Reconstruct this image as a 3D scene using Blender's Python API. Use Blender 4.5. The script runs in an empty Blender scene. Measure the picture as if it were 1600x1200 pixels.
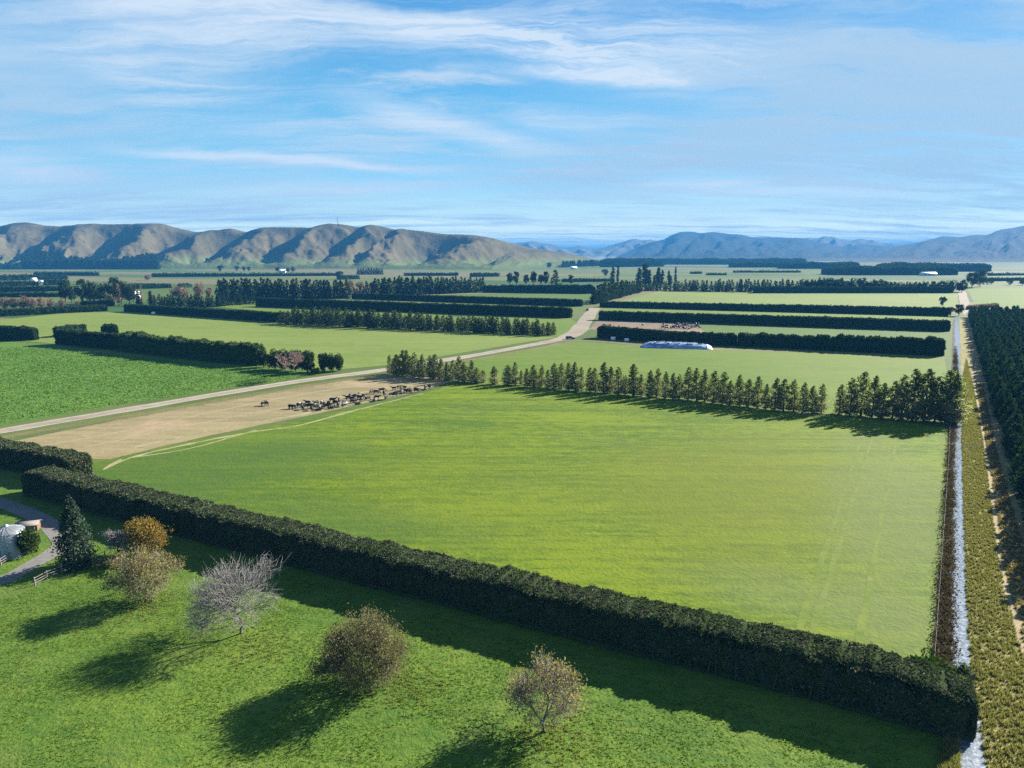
import bpy, bmesh, math, random
import numpy as np
from math import radians as R, sin, cos, pi
C = bpy.context.scene.collection
rng = np.random.default_rng(11); random.seed(11)
SC = bpy.context.scene

# ------------------------------------------------------------------ view geometry
F, H, HOR = 1100.0, 45.0, 398.0
P = math.atan((600 - HOR) / F)
def G(px, py, z=0.0):
    """point of the level z that a 1600x1200 pixel of the photograph looks at"""
    x = (px - 800) / F; v = -(py - 600) / F
    fy = cos(P) + v * sin(P); fz = -sin(P) + v * cos(P)
    t = (z - H) / fz
    return (x * t, fy * t)
def proj(x, y, z):
    z -= H
    d = y * cos(P) - z * sin(P); u = y * sin(P) + z * cos(P)
    return 800 + F * x / d, 600 - F * u / d
def HT(px, py, top):
    x, y = G(px, py); lo, hi = 0.2, 400.0
    for _ in range(40):
        m = (lo + hi) / 2
        if proj(x, y, m)[1] > top: lo = m
        else: hi = m
    return lo
def lerp(xs, ys, x): return float(np.interp(x, xs, ys))

cam = bpy.data.cameras.new("Camera"); co = bpy.data.objects.new("Camera", cam); C.objects.link(co)
co.location = (0, 0, H); co.rotation_euler = (pi / 2 - P, 0, 0)
cam.sensor_width = 36; cam.lens = 36 * F / 1600; cam.clip_end = 90000; cam.clip_start = 0.5
SC.camera = co

# ------------------------------------------------------------------ node helpers
class N:
    def __init__(s, nt): s.nt = nt
    def new(s, t, **kw):
        n = s.nt.nodes.new(t)
        for k, v in kw.items(): setattr(n, k, v)
        return n
    def put(s, sock, v):
        if v is None: return
        if isinstance(v, bpy.types.NodeSocket): s.nt.links.new(v, sock)
        elif isinstance(v, (tuple, list)) and len(v) == 3 and sock.type == 'RGBA': sock.default_value = (*v, 1)
        else: sock.default_value = v
    def m(s, op, a, b=None, c=None, clamp=False):
        n = s.new('ShaderNodeMath', operation=op, use_clamp=clamp)
        for i, v in enumerate((a, b, c)): s.put(n.inputs[i], v)
        return n.outputs[0]
    def v(s, op, a, b=None, scale=None):
        n = s.new('ShaderNodeVectorMath', operation=op)
        s.put(n.inputs[0], a); s.put(n.inputs[1], b)
        if scale is not None: s.put(n.inputs['Scale'], scale)
        return n.outputs['Value'] if op in ('DOT_PRODUCT', 'LENGTH', 'DISTANCE') else n.outputs[0]
    def mix(s, f, a, b, blend='MIX'):
        n = s.new('ShaderNodeMix', data_type='RGBA', blend_type=blend)
        s.put(n.inputs[0], f); s.put(n.inputs[6], a); s.put(n.inputs[7], b)
        return n.outputs[2]
    def noise(s, vec, scale, detail=3, rough=.55, dist=0.0):
        n = s.new('ShaderNodeTexNoise'); s.put(n.inputs['Vector'], vec)
        n.inputs['Scale'].default_value = scale; n.inputs['Detail'].default_value = detail
        n.inputs['Roughness'].default_value = rough; n.inputs['Distortion'].default_value = dist
        return n.outputs['Fac']
    def ramp(s, f, lo, hi):
        n = s.new('ShaderNodeMapRange', interpolation_type='SMOOTHSTEP'); s.put(n.inputs[0], f)
        n.inputs[1].default_value = lo; n.inputs[2].default_value = hi
        return n.outputs[0]
    def mapping(s, vec, rot=0.0, scale=(1, 1, 1), loc=(0, 0, 0)):
        n = s.new('ShaderNodeMapping'); s.put(n.inputs[0], vec)
        n.inputs['Rotation'].default_value = (0, 0, rot); n.inputs['Scale'].default_value = scale; n.inputs['Location'].default_value = loc
        return n.outputs[0]
    def pos(s): return s.new('ShaderNodeNewGeometry').outputs['Position']
    def bump(s, h, strength, dist):
        n = s.new('ShaderNodeBump'); s.put(n.inputs['Height'], h)
        n.inputs['Strength'].default_value = strength; n.inputs['Distance'].default_value = dist
        return n.outputs[0]
GK, LK = .58, .85
def material(name):
    m = bpy.data.materials.new(name); m.use_nodes = True; nt = m.node_tree
    nt.nodes.clear(); n = N(nt); out = n.new('ShaderNodeOutputMaterial')
    return m, n, out
def principled(n, out, col, rough=.8, normal=None, metal=0.0, spec=.25):
    b = n.new('ShaderNodeBsdfPrincipled'); n.put(b.inputs['Base Color'], col); n.put(b.inputs['Roughness'], rough)
    b.inputs['Metallic'].default_value = metal; b.inputs['Specular IOR Level'].default_value = spec
    if normal is not None: n.put(b.inputs['Normal'], normal)
    n.nt.links.new(b.outputs[0], out.inputs[0]); return b
def mat_plain(name, col, rough=.8, var=.25, scale=2.0, metal=0.0, spec=.25):
    m, n, out = material(name)
    f = n.noise(n.pos(), scale, 4)
    c = n.mix(f, tuple(x * (1 - var) for x in col), tuple(min(1, x * (1 + var)) for x in col))
    principled(n, out, c, rough, metal=metal, spec=spec); return m
def mat_leaf(name, c1, c2, transl=.3, c3=None, noise=.35, low=None, lowz=7.0, patch=None):
    c1, c2, c3 = [tuple(x * LK for x in c) if c else c for c in (c1, c2, c3)]
    m, n, out = material(name)
    g = n.new('ShaderNodeNewGeometry'); oi = n.new('ShaderNodeObjectInfo')
    f = n.m('MULTIPLY_ADD', n.m('SUBTRACT', n.noise(g.outputs['Position'], noise, 2), .5), 1.1, g.outputs['Random Per Island'])
    col = n.mix(n.m('MULTIPLY', f, 1.0, clamp=True), c1, c2)
    if c3: col = n.mix(n.ramp(n.m('FRACT', n.m('MULTIPLY', g.outputs['Random Per Island'], 7.31)), .72, .9), col, c3)
    if patch:
        pn = n.noise(g.outputs['Position'], .55, 4, .65); col = n.mix(n.m('MULTIPLY', n.ramp(n.m('ADD', pn, n.m('MULTIPLY', n.m('SUBTRACT', g.outputs['Random Per Island'], .5), .12)), .52, .64), .8), col, patch)
    if low:
        tcz = n.new('ShaderNodeSeparateXYZ'); n.put(tcz.inputs[0], n.new('ShaderNodeTexCoord').outputs['Object'])
        zz = n.m('ADD', tcz.outputs[2], n.m('MULTIPLY', n.m('SUBTRACT', g.outputs['Random Per Island'], .5), 4.0))
        col = n.mix(n.m('SUBTRACT', 1.0, n.ramp(zz, lowz * .55, lowz * 1.25)), col, low)
    k = n.m('MULTIPLY_ADD', oi.outputs['Random'], .4, .8)
    col = n.v('SCALE', col, scale=k)
    d = n.new('ShaderNodeBsdfDiffuse'); n.put(d.inputs[0], col)
    t = n.new('ShaderNodeBsdfTranslucent'); n.put(t.inputs[0], n.v('MULTIPLY', col, (1.1, 1.25, .6)))
    mx = n.new('ShaderNodeMixShader'); mx.inputs[0].default_value = transl
    n.nt.links.new(d.outputs[0], mx.inputs[1]); n.nt.links.new(t.outputs[0], mx.inputs[2]); n.nt.links.new(mx.outputs[0], out.inputs[0])
    return m

ROWA = math.atan2(-.417, .909)        # direction of hedges and tree rows across the plain
GK, LK = .58, .85
def kk(c, k): return tuple(x * k for x in c) if c else c
def mat_grass(name, dark, light, pale=None, stripe=.5, fine=2.2, bump=.5, bdist=.12, patch=.012, paleness=.5, extra=None, speck=2.4, gk=GK, drill=.6):
    dark, light, pale = kk(dark, gk), kk(light, gk), kk(pale, gk)
    m, n, out = material(name)
    p = n.pos()
    ps = n.mapping(p, -ROWA, (.03, .35, 1))
    big = n.noise(p, patch, 3, .6)
    st = n.noise(ps, 1.0, 4, .6)
    fi = n.noise(p, fine, 6, .75); f2 = n.noise(n.mapping(p, -ROWA, (.35, .8, 1)), fine * .45, 4, .7)
    st2 = n.noise(n.mapping(p, -ROWA, (.012, .11, 1), (9, 5, 0)), 1.0, 2, .5)
    st3 = n.noise(n.mapping(p, -ROWA, (.012, .75, 1), (3, 8, 0)), 1.0, 3, .7)
    st = n.m('ADD', st, n.m('MULTIPLY', n.m('SUBTRACT', st3, .5), drill))
    f = n.m('ADD', n.m('MULTIPLY', n.m('SUBTRACT', n.m('ADD', st, st2), 1.0), stripe * 1.5), n.m('MULTIPLY', n.m('SUBTRACT', n.m('ADD', fi, f2), 1.0), speck))
    f = n.m('ADD', f, n.m('MULTIPLY_ADD', n.ramp(big, .3, .7), .6, .2), clamp=True)
    c = n.mix(f, dark, light)
    if pale:
        mk = n.m('MULTIPLY', n.ramp(n.noise(p, patch * 2.3, 4, .65, .4), .5, .75), paleness)
        c = n.mix(mk, c, pale)
    if extra: c = extra(n, p, c)
    hb = n.m('ADD', n.noise(p, fine, 3, .65), n.m('MULTIPLY', n.noise(p, fine * .3, 2), .8))
    principled(n, out, c, .9, n.bump(hb, bump, bdist), spec=.1)
    return m

# ------------------------------------------------------------------ mesh helpers
def mesh_np(name, V, polys, mats, midx=None, smooth=False):
    """V (n,3); polys: list of (m,k) int arrays"""
    me = bpy.data.meshes.new(name)
    V = np.asarray(V, np.float32); me.vertices.add(len(V)); me.vertices.foreach_set('co', V.ravel())
    loops = np.concatenate([p.ravel() for p in polys]).astype(np.int32)
    tot = np.concatenate([np.full(len(p), p.shape[1]) for p in polys]).astype(np.int32)
    st = np.concatenate([[0], np.cumsum(tot)[:-1]]).astype(np.int32)
    me.loops.add(len(loops)); me.loops.foreach_set('vertex_index', loops)
    me.polygons.add(len(tot)); me.polygons.foreach_set('loop_start', st)
    if midx is not None:
        me.polygons.foreach_set('material_index', np.concatenate([np.full(len(p), i) for p, i in zip(polys, midx)]).astype(np.int32))
    if smooth: me.polygons.foreach_set('use_smooth', np.ones(len(tot), bool))
    me.update(calc_edges=True); me.validate()
    for m in (mats if isinstance(mats, (list, tuple)) else [mats]): me.materials.append(m)
    return me
def link(name, me, parent=None, loc=None):
    o = bpy.data.objects.new(name, me); C.objects.link(o)
    if parent: o.parent = parent
    if loc is not None: o.location = loc
    return o
def tag(o, label=None, cat=None, group=None, kind=None):
    for k, v in (('label', label), ('category', cat), ('group', group), ('kind', kind)):
        if v: o[k] = v
    return o
def thing(name, label, cat, loc=(0, 0, 0), rz=0.0, group=None):
    o = bpy.data.objects.new(name, None); C.objects.link(o); o.empty_display_size = .5
    o.location = loc; o.rotation_euler = (0, 0, rz); return tag(o, label, cat, group)
def cards(P0, size, r=rng, aspect=.6, updown=0.0, normal=None, nblend=0.0):
    """leaf-sized diamonds at points P0; returns V, quads"""
    n = len(P0)
    a = r.normal(size=(n, 3)); 
    if updown: a[:, 2] += updown
    a /= np.linalg.norm(a, axis=1)[:, None] + 1e-9
    b = r.normal(size=(n, 3))
    if normal is not None: b = b * (1 - nblend) + normal * nblend * 2
    b = np.cross(a, b); b /= np.linalg.norm(b, axis=1)[:, None] + 1e-9
    s = (np.ones(n) * size if np.isscalar(size) else size) * r.uniform(.6, 1.35, n)
    a = a * s[:, None]; b = b * (s * aspect)[:, None]
    V = np.stack([P0 - a, P0 - b, P0 + a * r.uniform(.7, 1.2, (n, 1)), P0 + b], 1).reshape(-1, 3)
    return V, np.arange(n * 4).reshape(n, 4)
def tubes(segs, sides=5):
    """segs: list of (p0,p1,r0,r1)"""
    A = np.array([s[0] for s in segs], float); B = np.array([s[1] for s in segs], float)
    ra = np.array([s[2] for s in segs]); rb = np.array([s[3] for s in segs])
    d = B - A; d /= np.linalg.norm(d, axis=1)[:, None] + 1e-9
    ref = np.where(np.abs(d[:, 2:3]) < .9, np.array([[0, 0, 1.]]), np.array([[1., 0, 0]]))
    u = np.cross(d, ref); u /= np.linalg.norm(u, axis=1)[:, None]; w = np.cross(d, u)
    V = []
    for k in range(sides):
        t = 2 * pi * k / sides; o = u * cos(t) + w * sin(t)
        V.append(A + o * ra[:, None]); V.append(B + o * rb[:, None])
    V = np.stack(V, 1); n = len(segs); base = (np.arange(n) * 2 * sides)[:, None]
    Q = []
    for k in range(sides):
        k2 = (k + 1) % sides
        Q.append(np.stack([base[:, 0] + 2 * k, base[:, 0] + 2 * k2, base[:, 0] + 2 * k2 + 1, base[:, 0] + 2 * k + 1], 1))
    return V.reshape(-1, 3), np.concatenate(Q)
def merge(parts):
    V, Q, off = [], {}, 0
    for v, q in parts:
        V.append(v); Q.setdefault(q.shape[1], []).append(q + off); off += len(v)
    return np.concatenate(V), [np.concatenate(x) for x in Q.values()]
def box(x0, x1, y0, y1, z0, z1):
    V = np.array([(x, y, z) for z in (z0, z1) for x, y in ((x0, y0), (x1, y0), (x1, y1), (x0, y1))], float)
    Q = np.array([(0, 3, 2, 1), (4, 5, 6, 7), (0, 1, 5, 4), (1, 2, 6, 5), (2, 3, 7, 6), (3, 0, 4, 7)])
    return V, Q
def vnoise(x, y, seed=0):
    """smooth value noise in 2-D, about -1..1"""
    xi = np.floor(x).astype(np.int64); yi = np.floor(y).astype(np.int64); xf = x - xi; yf = y - yi
    def h(a, b):
        n = (a * 374761393 + b * 668265263 + seed * 982451653) & 0x7fffffff
        n = ((n ^ (n >> 13)) * 1274126177) & 0x7fffffff
        return ((n ^ (n >> 16)) & 0xffff) / 32767.5 - 1
    sx = xf * xf * (3 - 2 * xf); sy = yf * yf * (3 - 2 * yf)
    return (h(xi, yi) * (1 - sx) + h(xi + 1, yi) * sx) * (1 - sy) + (h(xi, yi + 1) * (1 - sx) + h(xi + 1, yi + 1) * sx) * sy
def fbm(x, y, seed=0, oct=4, gain=.5):
    s = 0; a = 1.0
    for k in range(oct): s = s + a * vnoise(x * 2 ** k, y * 2 ** k, seed + k * 17); a *= gain
    return s
NUM = ['first', 'second', 'third', 'fourth', 'fifth', 'sixth', 'seventh', 'eighth', 'ninth', 'tenth', 'eleventh', 'twelfth']
def nth(i):
    if i < 12: return NUM[i]
    k = i + 1; return f"{k}{'th' if 10 < k % 100 < 14 else {1: 'st', 2: 'nd', 3: 'rd'}.get(k % 10, 'th')}"

# ------------------------------------------------------------------ ground, fields, roads
def inpoly(x, y, poly):
    c = np.zeros(x.shape, bool); n = len(poly)
    for i in range(n):
        x0, y0 = poly[i]; x1, y1 = poly[i - 1]
        c ^= ((y0 > y) != (y1 > y)) & (x < (x1 - x0) * (y - y0) / (y1 - y0 + 1e-12) + x0)
    return c
def sheet(name, pts, z, mat, px=True, rough=0.0, step=6.0, label=None):
    """a flat sheet with a slightly wandering outline"""
    q = [G(*p) for p in pts] if px else pts
    out = []
    for i in range(len(q)):
        a = np.array(q[i]); b = np.array(q[(i + 1) % len(q)]); L = np.linalg.norm(b - a)
        n = max(1, min(60, int(L / step)))
        d = (b - a) / (L + 1e-9); nn = np.array((-d[1], d[0]))
        for k in range(n):
            t = k / n; o = rough * float(fbm(np.array([a[0] * .17 + t * L * .12]), np.array([i * 7.3]), 5, 3)[0]) if 0 < k else 0
            out.append(a + (b - a) * t + nn * o)
    bm = bmesh.new(); vs = [bm.verts.new((p[0], p[1], z)) for p in out]
    f = bm.faces.new(vs); bm.normal_update()
    if f.normal.z < 0: bmesh.ops.reverse_faces(bm, faces=[f])
    bmesh.ops.triangulate(bm, faces=bm.faces[:])
    me = bpy.data.meshes.new(name); bm.to_mesh(me); bm.free(); me.materials.append(mat)
    return tag(link(name, me), kind='structure')
def ribbon(name, line, widths, z, mat, px=True, rough=0.0, kind='structure', sub=6):
    q = np.array([G(*p) for p in line] if px else line); t = np.arange(len(q))
    tt = np.linspace(0, len(q) - 1, (len(q) - 1) * sub + 1)
    # Catmull-Rom
    def cr(a):
        i = np.clip(tt.astype(int), 0, len(q) - 2); f = (tt - i)
        if a.ndim > 1: f = f[:, None]
        p0 = a[np.maximum(i - 1, 0)]; p1 = a[i]; p2 = a[i + 1]; p3 = a[np.minimum(i + 2, len(q) - 1)]
        return .5 * (2 * p1 + (p2 - p0) * f + (2 * p0 - 5 * p1 + 4 * p2 - p3) * f ** 2 + (3 * p1 - p0 - 3 * p2 + p3) * f ** 3)
    c = cr(q); w = np.interp(tt, t, widths) / 2
    d = np.gradient(c, axis=0); d /= np.linalg.norm(d, axis=1)[:, None]; nn = np.stack([-d[:, 1], d[:, 0]], 1)
    s = np.arange(len(c)) * 1.0
    wl = w * (1 + rough * fbm(s * .9, s * 0 + 3, 1, 3)); wr = w * (1 + rough * fbm(s * .9, s * 0 + 9, 2, 3))
    L = c + nn * wl[:, None]; Rr = c - nn * wr[:, None]
    V = np.concatenate([np.c_[L, np.full(len(c), z)], np.c_[Rr, np.full(len(c), z)]]); n = len(c); i = np.arange(n - 1)
    Q = np.stack([i, i + n, i + n + 1, i + 1], 1)
    return tag(link(name, mesh_np(name, V, [Q], mat)), kind=kind), c

# the open plain: a patchwork of paddocks that fills the land out to the hills
m, n, out = material('plain_pasture')
p = n.pos(); pr = n.mapping(p, -ROWA, (1, 1, 1), (37, 20, 0))
br = n.new('ShaderNodeTexBrick'); n.put(br.inputs['Vector'], pr)
br.inputs['Scale'].default_value = 1.0; br.inputs['Brick Width'].default_value = 430; br.inputs['Row Height'].default_value = 165
br.inputs['Mortar Size'].default_value = 0; br.inputs['Color1'].default_value = (0, 0, 0, 1); br.inputs['Color2'].default_value = (1, 1, 1, 1); br.inputs['Bias'].default_value = 0
rn = n.new('ShaderNodeRGBToBW'); n.put(rn.inputs[0], br.outputs[0])
cr = n.new('ShaderNodeValToRGB'); n.put(cr.inputs[0], rn.outputs[0]); e = cr.color_ramp; e.interpolation = 'CONSTANT'
e.elements[0].color = (.10, .155, .030, 1); e.elements[1].position = .8; e.elements[1].color = (.20, .185, .085, 1)
for ps_, c_ in ((.2, (.13, .175, .045)), (.38, (.055, .12, .025)), (.52, (.165, .185, .06)), (.66, (.09, .15, .03))):
    q = e.elements.new(ps_); q.color = (*c_, 1)
f = n.noise(p, .35, 5, .65); st = n.noise(n.mapping(p, -ROWA, (.01, .12, 1)), 1.0, 3)
c = n.mix(n.m('MULTIPLY', n.m('ADD', f, st), .5), n.v('SCALE', cr.outputs[0], scale=.36), n.v('SCALE', cr.outputs[0], scale=.78))
principled(n, out, c, .9, n.bump(n.noise(p, 1.5, 4), .4, .1), spec=.1)
S = 70000.0
V, Q = np.array([(-S, -S, 0), (S, -S, 0), (S, S, 0), (-S, S, 0)], float), np.array([[0, 1, 2, 3]])
tag(link('ground', mesh_np('ground', V, [Q], m)), kind='structure')

def main_extra(n, p, c):
    def blob(x, y, rx, ry, lo=.2, hi=1.0):
        d = n.v('LENGTH', n.v('MULTIPLY', n.v('SUBTRACT', n.mapping(p, -ROWA), (x * cos(ROWA) + y * sin(ROWA), -x * sin(ROWA) + y * cos(ROWA), 0)), (1 / rx, 1 / ry, 0)))
        d = n.m('ADD', d, n.m('MULTIPLY', n.m('SUBTRACT', n.noise(p, .05, 4), .5), .9))
        return n.m('SUBTRACT', 1.0, n.ramp(d, lo, hi))
    c = n.mix(n.m('MULTIPLY', n.ramp(n.noise(p, .55, 3, .6), .60, .70), .38), c, (.03, .075, .008)); c = n.mix(n.m('MULTIPLY', n.ramp(n.noise(n.v('ADD', p, (31, 7, 0)), .8, 4, .7), .60, .74), .35), c, (.15, .16, .045))
    x, y = G(1180, 760); c = n.mix(n.m('MULTIPLY', blob(x, y, 45, 70), .65), c, (0.0957, 0.1160, 0.0070))
    x, y = G(720, 750); c = n.mix(n.m('MULTIPLY', blob(x, y, 60, 45), .35), c, (0.0870, 0.1160, 0.0093))
    x, y = G(280, 740); c = n.mix(n.m('MULTIPLY', blob(x, y, 45, 60), .75), c, (0.0377, 0.0783, 0.0128))
    x, y = G(520, 810); c = n.mix(n.m('MULTIPLY', blob(x, y, 45, 14), .5), c, (0.0435, 0.0812, 0.0145))
    x, y = G(1390, 800); c = n.mix(n.m('MULTIPLY', blob(x, y, 16, 90), .55), c, (0.0986, 0.1276, 0.0377))
    x, y = G(1250, 935); c = n.mix(n.m('MULTIPLY', blob(x, y, 22, 12), .45), c, (0.0928, 0.1218, 0.0406))
    return c
M_main = mat_grass('main_paddock_grass', (.070, .145, .006), (.190, .262, .008), (.165, .205, .06), 1.1, 1.6, .9, .13, .015, .25, main_extra, speck=3.0, drill=.95)
M_near = mat_grass('near_paddock_grass', (.066, .150, .020), (.155, .235, .030), (.19, .21, .06), .15, 2.6, 1.0, .15, .05, .4)
M_crop = mat_grass('kale_crop', (.085, .19, .028), (.15, .25, .045), None, .1, 1.1, 1.0, .4, .03)
M_pale = mat_grass('grazed_grass', (.16, .235, .038), (.225, .285, .062), (.26, .275, .095), .8, .8, .5, .1, .01, .4)
M_lime = mat_grass('young_grass', (.105, .195, .018), (.17, .235, .03), (.2, .22, .06), .5, .8, .4, .1, .01, .3)
M_green = mat_grass('lush_grass', (.07, .15, .022), (.11, .185, .032), (.15, .19, .06), .4, .8, .4, .1, .01, .3)
M_tan = mat_grass('dry_stubble', (.205, .175, .088), (.285, .235, .125), (.40, .29, .19), 1.6, 1.2, .6, .1, .02, .7, gk=.74)
M_mud = mat_grass('bare_soil', (.20, .15, .10), (.30, .23, .16), (.14, .12, .07), .8, 1.0, .5, .1, .03, .6)
M_rough = mat_grass('rough_bank_grass', (.13, .12, .035), (.22, .19, .065), (.08, .10, .03), .0, 2.0, 1.0, .3, .08, .5, gk=.95)
M_straw = mat_grass('straw_grass', (.24, .185, .085), (.36, .28, .14), (.15, .15, .05), .0, 2.0, 1.0, .25, .06, .6, gk=.85)
M_earth = mat_grass('bramble_earth', (.075, .05, .03), (.14, .09, .055), (.09, .09, .03), .0, 2.5, 1.0, .25, .07, .5)
M_gravel = mat_grass('road_gravel', (.30, .255, .19), (.42, .36, .28), (.26, .24, .17), .9, 1.5, .3, .04, .03, .4)
M_drive = mat_grass('drive_gravel', (.21, .20, .19), (.31, .295, .275), (.16, .16, .11), .0, 4, .4, .03, .1, .4)
M_verge = mat_grass('dry_verge', (.14, .15, .045), (.24, .215, .09), (.10, .14, .03), .3, 2.0, .6, .15, .04, .5)

sheet('far_paddock', [(0, 500), (100, 489), (195, 487), (440, 503), (640, 512), (870, 527), (825, 534), (735, 549), (600, 571), (520, 578), (395, 568), (85, 537), (40, 533), (0, 531)], .02, M_pale)
sheet('kale_field', [(-260, 545), (0, 533), (85, 538), (300, 563), (440, 577), (520, 580), (480, 587), (430, 596), (200, 630), (0, 665), (-260, 705)], .024, M_crop)
sheet('strip_paddock', [(640, 494), (890, 497), (905, 505), (875, 526), (860, 526)], .02, M_lime)
sheet('roadside_paddock', [(745, 600), (700, 575), (770, 556), (830, 545), (900, 533), (1010, 541), (1200, 545), (1475, 557), (1483, 600), (1490, 660), (1200, 641)], .02, M_lime)
sheet('muddy_paddock', [(933, 500), (1085, 506), (1105, 522), (920, 515)], .02, M_mud)
sheet('hedged_paddock', [(1085, 506), (1480, 517), (1487, 533), (1483, 557), (1100, 540), (1105, 522)], .022, M_green)
sheet('upper_paddock', [(935, 482), (1485, 494), (1484, 505), (935, 489)], .02, M_lime)
sheet('broad_paddock', [(955, 474), (1030, 455), (1300, 456), (1497, 459), (1496, 485), (1480, 486), (1200, 479)], .02, M_pale)
sheet('east_paddock', [(1512, 452), (1640, 449), (1740, 470), (1640, 482), (1524, 477)], .02, M_lime)
sheet('west_strip_paddock', [(320, 478), (560, 470), (905, 481), (890, 484), (660, 480), (400, 467)], .02, M_lime)
sheet('back_strip_paddock', [(620, 462), (930, 456), (925, 474), (905, 472)], .022, M_green)
sheet('shelter_strip_paddock', [(330, 478), (400, 476), (700, 490), (700, 497), (500, 490), (440, 490)], .026, M_lime)
sheet('main_paddock', [(110, 745), (152, 722), (300, 690), (470, 657), (640, 621), (705, 602), (765, 602), (1000, 622), (1200, 642), (1340, 652), (1482, 668), (1481, 740), (1470, 880), (1457, 1045), (1400, 1060)], .02, M_main, rough=.25)
sheet('stubble_strip', [(20, 690), (0, 700), (60, 715), (170, 718), (330, 680), (480, 650), (640, 615), (700, 598), (690, 592), (612, 585), (440, 609), (200, 653)], .03, M_tan, rough=.5)
sheet('near_paddock', [(-500, 1500), (-300, 960), (0, 938), (60, 915), (170, 878), (300, 822), (600, 905), (1000, 1015), (1480, 1135), (1500, 1210), (1480, 1500)], .02, M_near, rough=.2)
sheet('farmyard_grass', [(-300, 960), (-300, 740), (30, 735), (300, 832), (170, 876), (60, 913), (0, 936)], .016, M_near)
sheet('tussock_bank', [(1545, 1400), (1537, 1180), (1514, 1050), (1508, 900), (1503, 700), (1502, 600), (1499, 500), (1510, 492), (1530, 640), (1570, 880), (1605, 1060), (1700, 1400)], .02, M_rough, rough=.3)
sheet('straw_bank', [(1700, 1400), (1605, 1060), (1570, 880), (1530, 640), (1510, 492), (1517, 492), (1560, 640), (1640, 850), (1900, 1400)], .018, M_straw, rough=.3)
sheet('bramble_bank', [(1457, 1060), (1470, 880), (1480, 740), (1482, 665), (1486, 600), (1489, 500), (1496, 495), (1497, 560), (1497, 640), (1491, 690), (1490, 800), (1489, 950), (1494, 1070), (1503, 1200), (1506, 1400), (1470, 1400), (1470, 1150)], .028, M_earth, rough=.3)
ribbon('road', [(-260, 722), (0, 674), (200, 640), (440, 600), (605, 577), (742, 555), (825, 540), (882, 528), (905, 514), (918, 496), (930, 481)], [7.5, 6.5, 6.5, 6.5, 6.8, 7, 7.5, 9, 11, 10, 9], .045, M_gravel, rough=.14)
ribbon('road_verge', [(-260, 733), (0, 684), (200, 651), (440, 609), (612, 583), (745, 561), (835, 545), (895, 533)], [4, 4, 4, 4, 4, 4, 4, 5], .034, M_verge, rough=.3)
ribbon('farm_lane', [(870, 531), (930, 533), (1000, 539), (1120, 546), (1300, 551), (1480, 560)], [4, 4, 5, 5, 3.5, 3], .04, M_mud, rough=.2)
ribbon('country_road', [(1513, 492), (1509, 480), (1506, 468), (1503, 456), (1501, 447), (1500, 440)], [6, 7, 8, 8, 8, 8], .04, M_gravel, rough=.1)
ribbon('gravel_drive', [(-160, 960), (0, 908), (55, 880), (92, 858), (100, 845), (80, 822), (40, 800), (-40, 775), (-200, 745)], [3.2, 3.2, 3.0, 3.4, 3.4, 3.2, 3.2, 3.2, 3.2], .045, M_drive, rough=.05)
M_track = mat_grass('trodden_track', (.34, .27, .15), (.48, .39, .24), (.25, .24, .10), .0, 3, .4, .05, .1, .6)
M_pt = mat_grass('pale_wheel_grass', (.28, .29, .12), (.46, .42, .24), (.15, .20, .045), .0, 1.2, .4, .05, .15, .9)
ribbon('bank_track', [(1700, 1330), (1622, 1120), (1590, 980), (1565, 890), (1553, 800), (1546, 740), (1535, 670), (1523, 605), (1517, 560), (1512, 510)], [.55] * 10, .03, M_track, rough=.35)
ribbon('side_track', [(1535, 670), (1529, 605), (1522, 565)], [.4, .4, .4], .031, M_track, rough=.35)
M_scuff = mat_grass('wheel_marked_grass', (.12, .19, .02), (.20, .25, .04), (.23, .24, .09), .0, 1.4, .6, .1, .12, .7)
for a, b in (((1352, 668), (1248, 985)), ((1368, 668), (1268, 990)), ((1400, 690), (1340, 1010))):
    q = [(a[0] + (b[0] - a[0]) * t_, a[1] + (b[1] - a[1]) * t_) for t_ in (0, .3, .6, 1)]
    ribbon('wheel_track', q, [.7, .7, .7, .7], .033, M_scuff, rough=.6)
ribbon('worn_ground', [(760, 600), (900, 612), (1100, 633), (1300, 652), (1420, 664)], [1.5, 2.5, 3, 3, 2], .0335, M_scuff, rough=.8)
for k, ln in enumerate(([(165, 732), (205, 715), (290, 695), (390, 676), (470, 664), (560, 640), (660, 615)],
                        [(200, 716), (300, 700), (400, 672)], [(205, 700), (330, 672), (470, 648), (620, 617)])):
    ribbon('wheel_track', ln, [[1.0] * 7, [.8] * 3, [1.3] * 4][k], .036 + k * .003, M_pt, rough=.6)
ribbon('wheel_track', [(162, 734), (172, 727), (190, 718)], [.5, 1.0, .5], .047, M_track, rough=.3)
for k, ln in enumerate(([(60, 698), (200, 672), (440, 622), (600, 596)], [(130, 700), (300, 664), (480, 630), (610, 605)])):
    ribbon('stubble_track', ln, [1.1] * 4, .036 + k * .003, M_track, rough=.6)

M_wear = mat_grass('road_wheel_wear', (.40, .36, .29), (.52, .47, .39), (.34, .30, .23), .0, 1.5, .3, .03, .05, .5)
for off in (-3.2, 3.4):
    ribbon('road_wheel_wear', [(0, 674 + off), (200, 640 + off * .8), (440, 600 + off * .6), (605, 577 + off * .5), (742, 555 + off * .4), (825, 540 + off * .35)], [1.0] * 6, .05, M_wear, rough=.5)
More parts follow.
